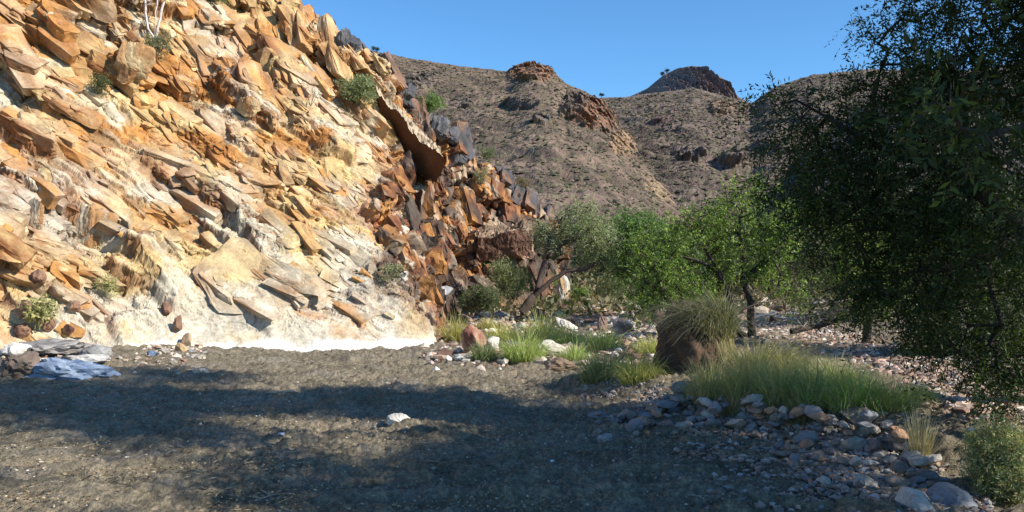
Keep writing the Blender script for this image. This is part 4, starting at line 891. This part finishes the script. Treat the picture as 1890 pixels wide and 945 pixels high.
shrub('small green bush behind the lowest dark crag', 895, 300, 34, 28, 67, [(.17, .2, .1)], 90, cliff=True, ll=.07)
shrub('dry brown bush on the red end of the cliff', 960, 345, 30, 24, 68, [(.24, .18, .1)], 80, cliff=True, ll=.06)
# shrub in the lower right corner, grey green with yellow tips
shrub('dense grey green shrub with yellowish tips in the lower right corner', 1835, 915, 185, 118, 69, [(.30, .34, .17), (.24, .29, .13), (.46, .43, .18), (.32, .28, .16)], 900, ll=.028, per=7, tw=.055, lw=.009, bark=(.12, .085, .06))
# white stemmed bare tree on the cliff
fw = on_cliff(288, 84)+np.array([.08, -.25, .12])
tree('bare_tree', 'white stemmed leafless tree growing on the upper cliff', fw-[0, 0, .1], [[fw-[0, 0, .1], fw+[.12, 0, .5], fw+[.28, 0, 1.0], fw+[.6, .1, 1.6]], [fw, fw+[.0, 0, .6], fw+[.05, .1, 1.5]], [fw+[-.1, 0, 0], fw+[-.28, 0, .5], fw+[-.3, .1, 1.5]]],
     [(fw[0]+.1, fw[1], fw[2]+1.5, .7), (fw[0]-.3, fw[1], fw[2]+1.2, .5), (fw[0]+.6, fw[1], fw[2]+1.2, .5)], 110, 71, None, bark=(.62, .54, .50), trunk_r=.05, tipr=.0045)
# small trees on the far skyline
for i, (u, v, V_) in enumerate(((688, 92, hA), (694, 96, hA), (1108, 178, hB), (1230, 133, hC), (1222, 140, hC))):
    VV = V_[0]; UU = UC+VV[..., 0]/VV[..., 1]*FPX; WW = VH-(VV[..., 2]-EYE)/VV[..., 1]*FPX
    k = np.unravel_index(np.argmin((UU-u)**2+(WW-v)**2), UU.shape); f = VV[k]; s = f[1]/FPX
    tree('acacia_tree', ['small round tree on the skyline just right of the cliff crest', 'flat topped tree beside the round tree on the skyline', 'lone tree on the saddle of the far ridge', 'tiny tree on the left shoulder of the domed peak', 'lower tiny tree on the left shoulder of the domed peak'][i], f,
         [[f, f+[0, 0, 4*s]]], [(f[0], f[1], f[2]+5*s, 3.2*s), (f[0]+3*s, f[1], f[2]+5*s, 2*s)], 40, 300+i, dict(per=4, spread=.8*s, twig=1.2*s, nleaf=6, ll=1.0*s, lw=.5*s, droop=0, cols=[(.05, .06, .03)]), trunk_r=.5*s, tipr=.04*s/.26, step=1*s)
# fallen dead branches under the trees
def dead_branch(label, pts, seed, col=(.4, .35, .3), r0=.03, n=18, spread=.25):
    r = np.random.default_rng(seed); pts = [np.array(p) for p in pts]; f = pts[0]
    T = np.array([pts[1+r.integers(0, len(pts)-1)]+r.normal(0, spread, 3)*[1, 1, .6] for _ in range(n)])
    T[:, 2] = np.maximum(T[:, 2], ground_z(T[:, 0], T[:, 1])+.02)
    ch, _, _ = skeleton([pts], T, r, .003, .08, .15, trunk_r=r0); V, F = tubes(ch, 7)
    tag(link('dead_branch', mesh_np('dead_branch', V-f, F, np.array(col)*np.ones((len(V), 1)), True, M_BARK), loc=f), label, 'branch', 'dead branches lying under the trees')
dead_branch('bleached forked branch lying right of the forked green tree', [P(1430, 585, 15.5), P(1470, 590, 15.3), P(1530, 575, 15.3)], 1)
dead_branch('dark fallen bough resting behind the bright grass', [P(1460, 612, 15), P(1520, 600, 15.2), P(1590, 575, 15.4)], 2, (.09, .07, .055), .05)
dead_branch('tangle of grey twigs at the foot of the thin bright leaved tree', [P(1500, 560, 16), P(1560, 555, 16), P(1620, 545, 16.2)], 3, (.35, .3, .26), .025, 40)
dead_branch('twiggy grey brush around the forked trunks', [P(1360, 575, 16.6), P(1400, 560, 16.5), P(1450, 550, 16.5)], 4, (.25, .19, .15), .02, 70, .22)
g1 = G(470, 930); g2 = G(530, 918)
dead_branch('thin pale stick lying on the sand at the bottom edge', [g1+[0, 0, .02], (g1+g2)/2+[0, 0, .04], g2+[0, 0, .03]], 5, (.4, .33, .25), .006, 4, .05)
g1 = G(780, 855); g2 = G(830, 862)
dead_branch('small dark twig on the sand below the lone white stone', [g1+[0, 0, .02], (g1+g2)/2+[0, 0, .03], g2+[0, 0, .03]], 6, (.3, .24, .18), .006, 6, .05)
g1 = G(495, 728); g2 = G(545, 727)
dead_branch('thin pale twig on the shaded sand in the middle distance', [g1+[0, 0, .02], (g1+g2)/2+[0, 0, .03], g2+[0, 0, .03]], 7, (.45, .4, .33), .008, 2, .04)

# ------------------------------------------------------------------ earth mound and grass
pm = G(1292, 700)
mm = rock_mesh('earth_mound', 77, 5, 5, .6, (.50, .58, .66), (.12, .075, .05), (.085, .055, .04), M_ROCK, .08, True)
mo = link('earth_mound', mm, loc=(pm[0]+.08, pm[1]+.65, pm[2]+.30)); tag(mo, 'steep brown earth mound topped by a big drooping grass tussock', 'mound')
def tussock(label, base, w_, h_, n, seed, cols, droop=.5, tipc=(.55, .48, .28), tipm=.4, bw=.0035, stalks=0, lean=(0, 0)):
    r = np.random.default_rng(seed); base = np.array(base, float)
    a = r.uniform(0, 2*np.pi, n); q = np.sqrt(r.random(n)); rad = w_*.22*q
    bx = rad*np.cos(a); by = rad*np.sin(a)*.8
    L = h_*(.40+.75*r.random(n)**.8+.35*(r.random(n) < .06))*(1.05-.25*q); out = (.15+.85*q*r.random(n)**.5)*w_*.42
    az = a+r.normal(0, .5, n)
    K = 5; t = np.linspace(0, 1, K)
    ox = (np.cos(az)*out+lean[0]*h_)[:, None]*(t**1.5)[None]; oy = (np.sin(az)*out*.8+lean[1]*h_)[:, None]*(t**1.5)[None]
    dr = droop*(.4+.9*r.random(n))*(.35+q)
    oz = L[:, None]*(t[None]-dr[:, None]*.75*t[None]**2.6)
    wd = bw*(1-.75*t)*(.7+.6*r.random((n, 1))); sa = r.uniform(0, 2*np.pi, n)
    C = np.stack([bx[:, None]+ox, by[:, None]+oy, oz], -1)
    if base_surface is not None:
        gz = base_surface(C[..., 0]+base[0], C[..., 1]+base[1])-base[2]; C[..., 2] = np.maximum(C[..., 2]+np.minimum(gz[:, :1], 0), gz+.012)
    side = np.stack([np.cos(sa), np.sin(sa), np.zeros(n)], -1)[:, None]*wd[..., None]
    V = np.stack([C-side, C+side], 2).reshape(n, K*2, 3)
    i = np.arange(K-1)*2; f = np.stack([i, i+1, i+3, i+2], -1)
    F = (f[None]+(K*2)*np.arange(n)[:, None, None]).reshape(-1, 4)
    cl = np.array(cols); c0 = cl[r.integers(0, len(cl), n)]*(.65+.7*r.random((n, 1)))
    tm = (tipm*(t**1.5)[None, :, None]*(.3+1.2*r.random((n, 1, 1)))).clip(0, 1)
    cc = c0[:, None]*(1-tm)+np.array(tipc)*tm
    bt = np.exp(-(t/.18)**2)[None, :, None]*.5; cc = cc*(1-bt)+np.array([.36, .27, .13])*bt
    V = V.reshape(-1, 3); cc = np.repeat(cc, 2, 1).reshape(-1, 3)
    me = mesh_np('grass_tussock', V, F, cc, False, M_GRASS)
    o = link('grass_tussock', me, loc=base); tag(o, label, 'grass', 'grass tussocks on the right bank'); return o
base_surface = lambda x, y: ground_z(x, y)
YG = [(.50, .52, .16), (.58, .54, .20), (.40, .47, .14)]; GG = [(.30, .45, .12), (.42, .52, .15), (.50, .53, .19)]; DG = [(.21, .28, .12), (.30, .36, .16), (.14, .21, .08)]; YY_ = [(.48, .42, .14), (.40, .38, .12)]; DRY = [(.5, .42, .24), (.42, .33, .17)]
TUS = [(845, 632, 84, 58, YY_, 'yellow tussock at the right foot of the pale slab'), (893, 666, 64, 50, DG, 'small grey green tussock leaning on the red brown boulder'),
 (968, 668, 120, 78, GG, 'bright green tussock left of the largest white boulder'), (930, 632, 86, 46, YG, 'yellow green tussock behind the red brown boulder'), (1000, 630, 100, 62, YG, 'tall yellow green tussock just in front of the leaning tree'),
 (1050, 640, 86, 50, GG, 'blue green tussock right of the tall yellow green one'), (1108, 650, 110, 60, GG, 'green tussock in front of the pale pinkish boulder'), (1112, 697, 140, 74, DG, 'dark green spiky tussock right of the low brown boulder'),
 (1182, 702, 130, 76, YG, 'yellow green tussock left of the earth mound'), (1205, 655, 96, 46, YG, 'far tussock between the pinkish boulder and the mound'), (1060, 668, 70, 44, GG, 'small tussock directly right of the largest white boulder'),
 (1310, 738, 130, 95, DRY+YG, 'pale dry tussock in front of the earth mound'), (1385, 735, 140, 110, YG+DRY, 'yellowish tussock spilling right of the mound'), (1440, 748, 130, 98, DG+YG, 'grey green tussock in the middle of the long grass'),
 (1500, 752, 150, 106, GG+DG, 'tall green tussock in the middle of the long grass'), (1575, 758, 170, 100, [(.30, .50, .07), (.38, .55, .10)], 'vivid green tussock at the right of the long grass'), (1640, 762, 150, 84, [(.38, .50, .09), (.48, .50, .14)], 'yellow green tussock at the right end of the long grass'),
 (1540, 715, 150, 70, DG, 'pale green tussock behind the vivid green one'), (1450, 705, 130, 70, DG, 'green tussock behind the grey green one'), (1690, 745, 90, 50, YG, 'short tussock beyond the right end of the long grass'),
 (1350, 760, 90, 36, DRY, 'low dry tussock on top of the stone heap'), (1480, 775, 110, 40, [(.14, .15, .08), (.22, .2, .1)], 'low dark tussock above the spread stones'),
 (1040, 600, 60, 30, YG, 'small far tussock right of the leaning tree foot'), (900, 610, 50, 30, YY_, 'small far yellow tussock left of the leaning tree foot')]
for i, (u, v, wp, hp, cols, lb) in enumerate(TUS):
    p = G(u, v); k = p[1]/FPX
    n = int(330+2.2*wp+(260 if u > 1290 and v > 700 else 0)); tussock(lb, p-[0, 0, .02], wp*k*1.25, hp*k*1.15, n, 400+i, (list(cols)+DRY[:1] if u > 1290 else cols), .75, bw=max(.004, k*.62))
pd = G(1698, 858); tussock('dry straw coloured tuft with long bare stalks right of the stones', pd, .34, .50, 260, 450, DRY, .25, (.62, .55, .4), .8, .0026)
ms = lambda x, y: np.where(((x-mo.location.x)/.50)**2+((y-mo.location.y)/.58)**2 < .93, mo.location.z+.52*np.sqrt(np.clip(1-((x-mo.location.x)/.50)**2-((y-mo.location.y)/.58)**2, 0, 1)), ground_z(x, y))
base_surface = ms
tussock('large dark tussock drooping over the top of the earth mound', (mo.location.x+.34, mo.location.y-.22, mo.location.z+.36), 2.3, .58, 3800, 451, [(.10, .12, .055), (.15, .16, .08), (.08, .10, .045), (.24, .22, .14)], 1.15, (.36, .33, .24), .5, .005)
tussock('second drooping tussock on the right shoulder of the earth mound', (mo.location.x+.72, mo.location.y-.55, mo.location.z-.15), 1.7, .72, 2600, 452, [(.20, .22, .1), (.3, .28, .14), (.4, .36, .2)], 1.0, (.5, .42, .22), .5, .004, lean=(.3, 0))

# leaf litter and twigs caught on the sand: uncountable
def litter():
    r = np.random.default_rng(17); n = 16000
    v = 640+310*r.random(n)**.8; u = r.uniform(-60, 1500, n); Y = np.full(n, 9.)
    for _ in range(20):
        X = (u-UC)/FPX*Y; Y = .5*Y+.5*np.clip((EYE-ground_z(X, Y))*FPX/(v-VH), 3, 40)
    X = (u-UC)/FPX*Y; keep = fbm(X*.7, Y*2.2, 3, 55)+.25*r.random(n) > .12; X, Y = X[keep], Y[keep]; n = len(X)
    a = r.uniform(0, 6.3, n); d = np.stack([np.cos(a), np.sin(a), r.normal(0, .2, n)], -1); tw = r.random(n) < .3
    V = leaf_quads(np.stack([X, Y, ground_z(X, Y)+.02+.02*r.random(n)], -1), d, np.where(tw, .04+.16*r.random(n)**2, .015+.02*r.random(n)), np.where(tw, .005, .014), r)
    cc = np.array([(.20, .13, .07), (.34, .26, .15), (.12, .09, .06), (.42, .36, .26)])[r.integers(0, 4, n)]
    tag(link('litter', mesh_np('litter', V.reshape(-1, 3), np.arange(n*4).reshape(-1, 4), np.repeat(cc, 4, 0), False, M_BARK)), 'dry leaves and twigs scattered over the river bed', 'litter', kind='stuff')
litter()
print('objects', len(bpy.data.objects))
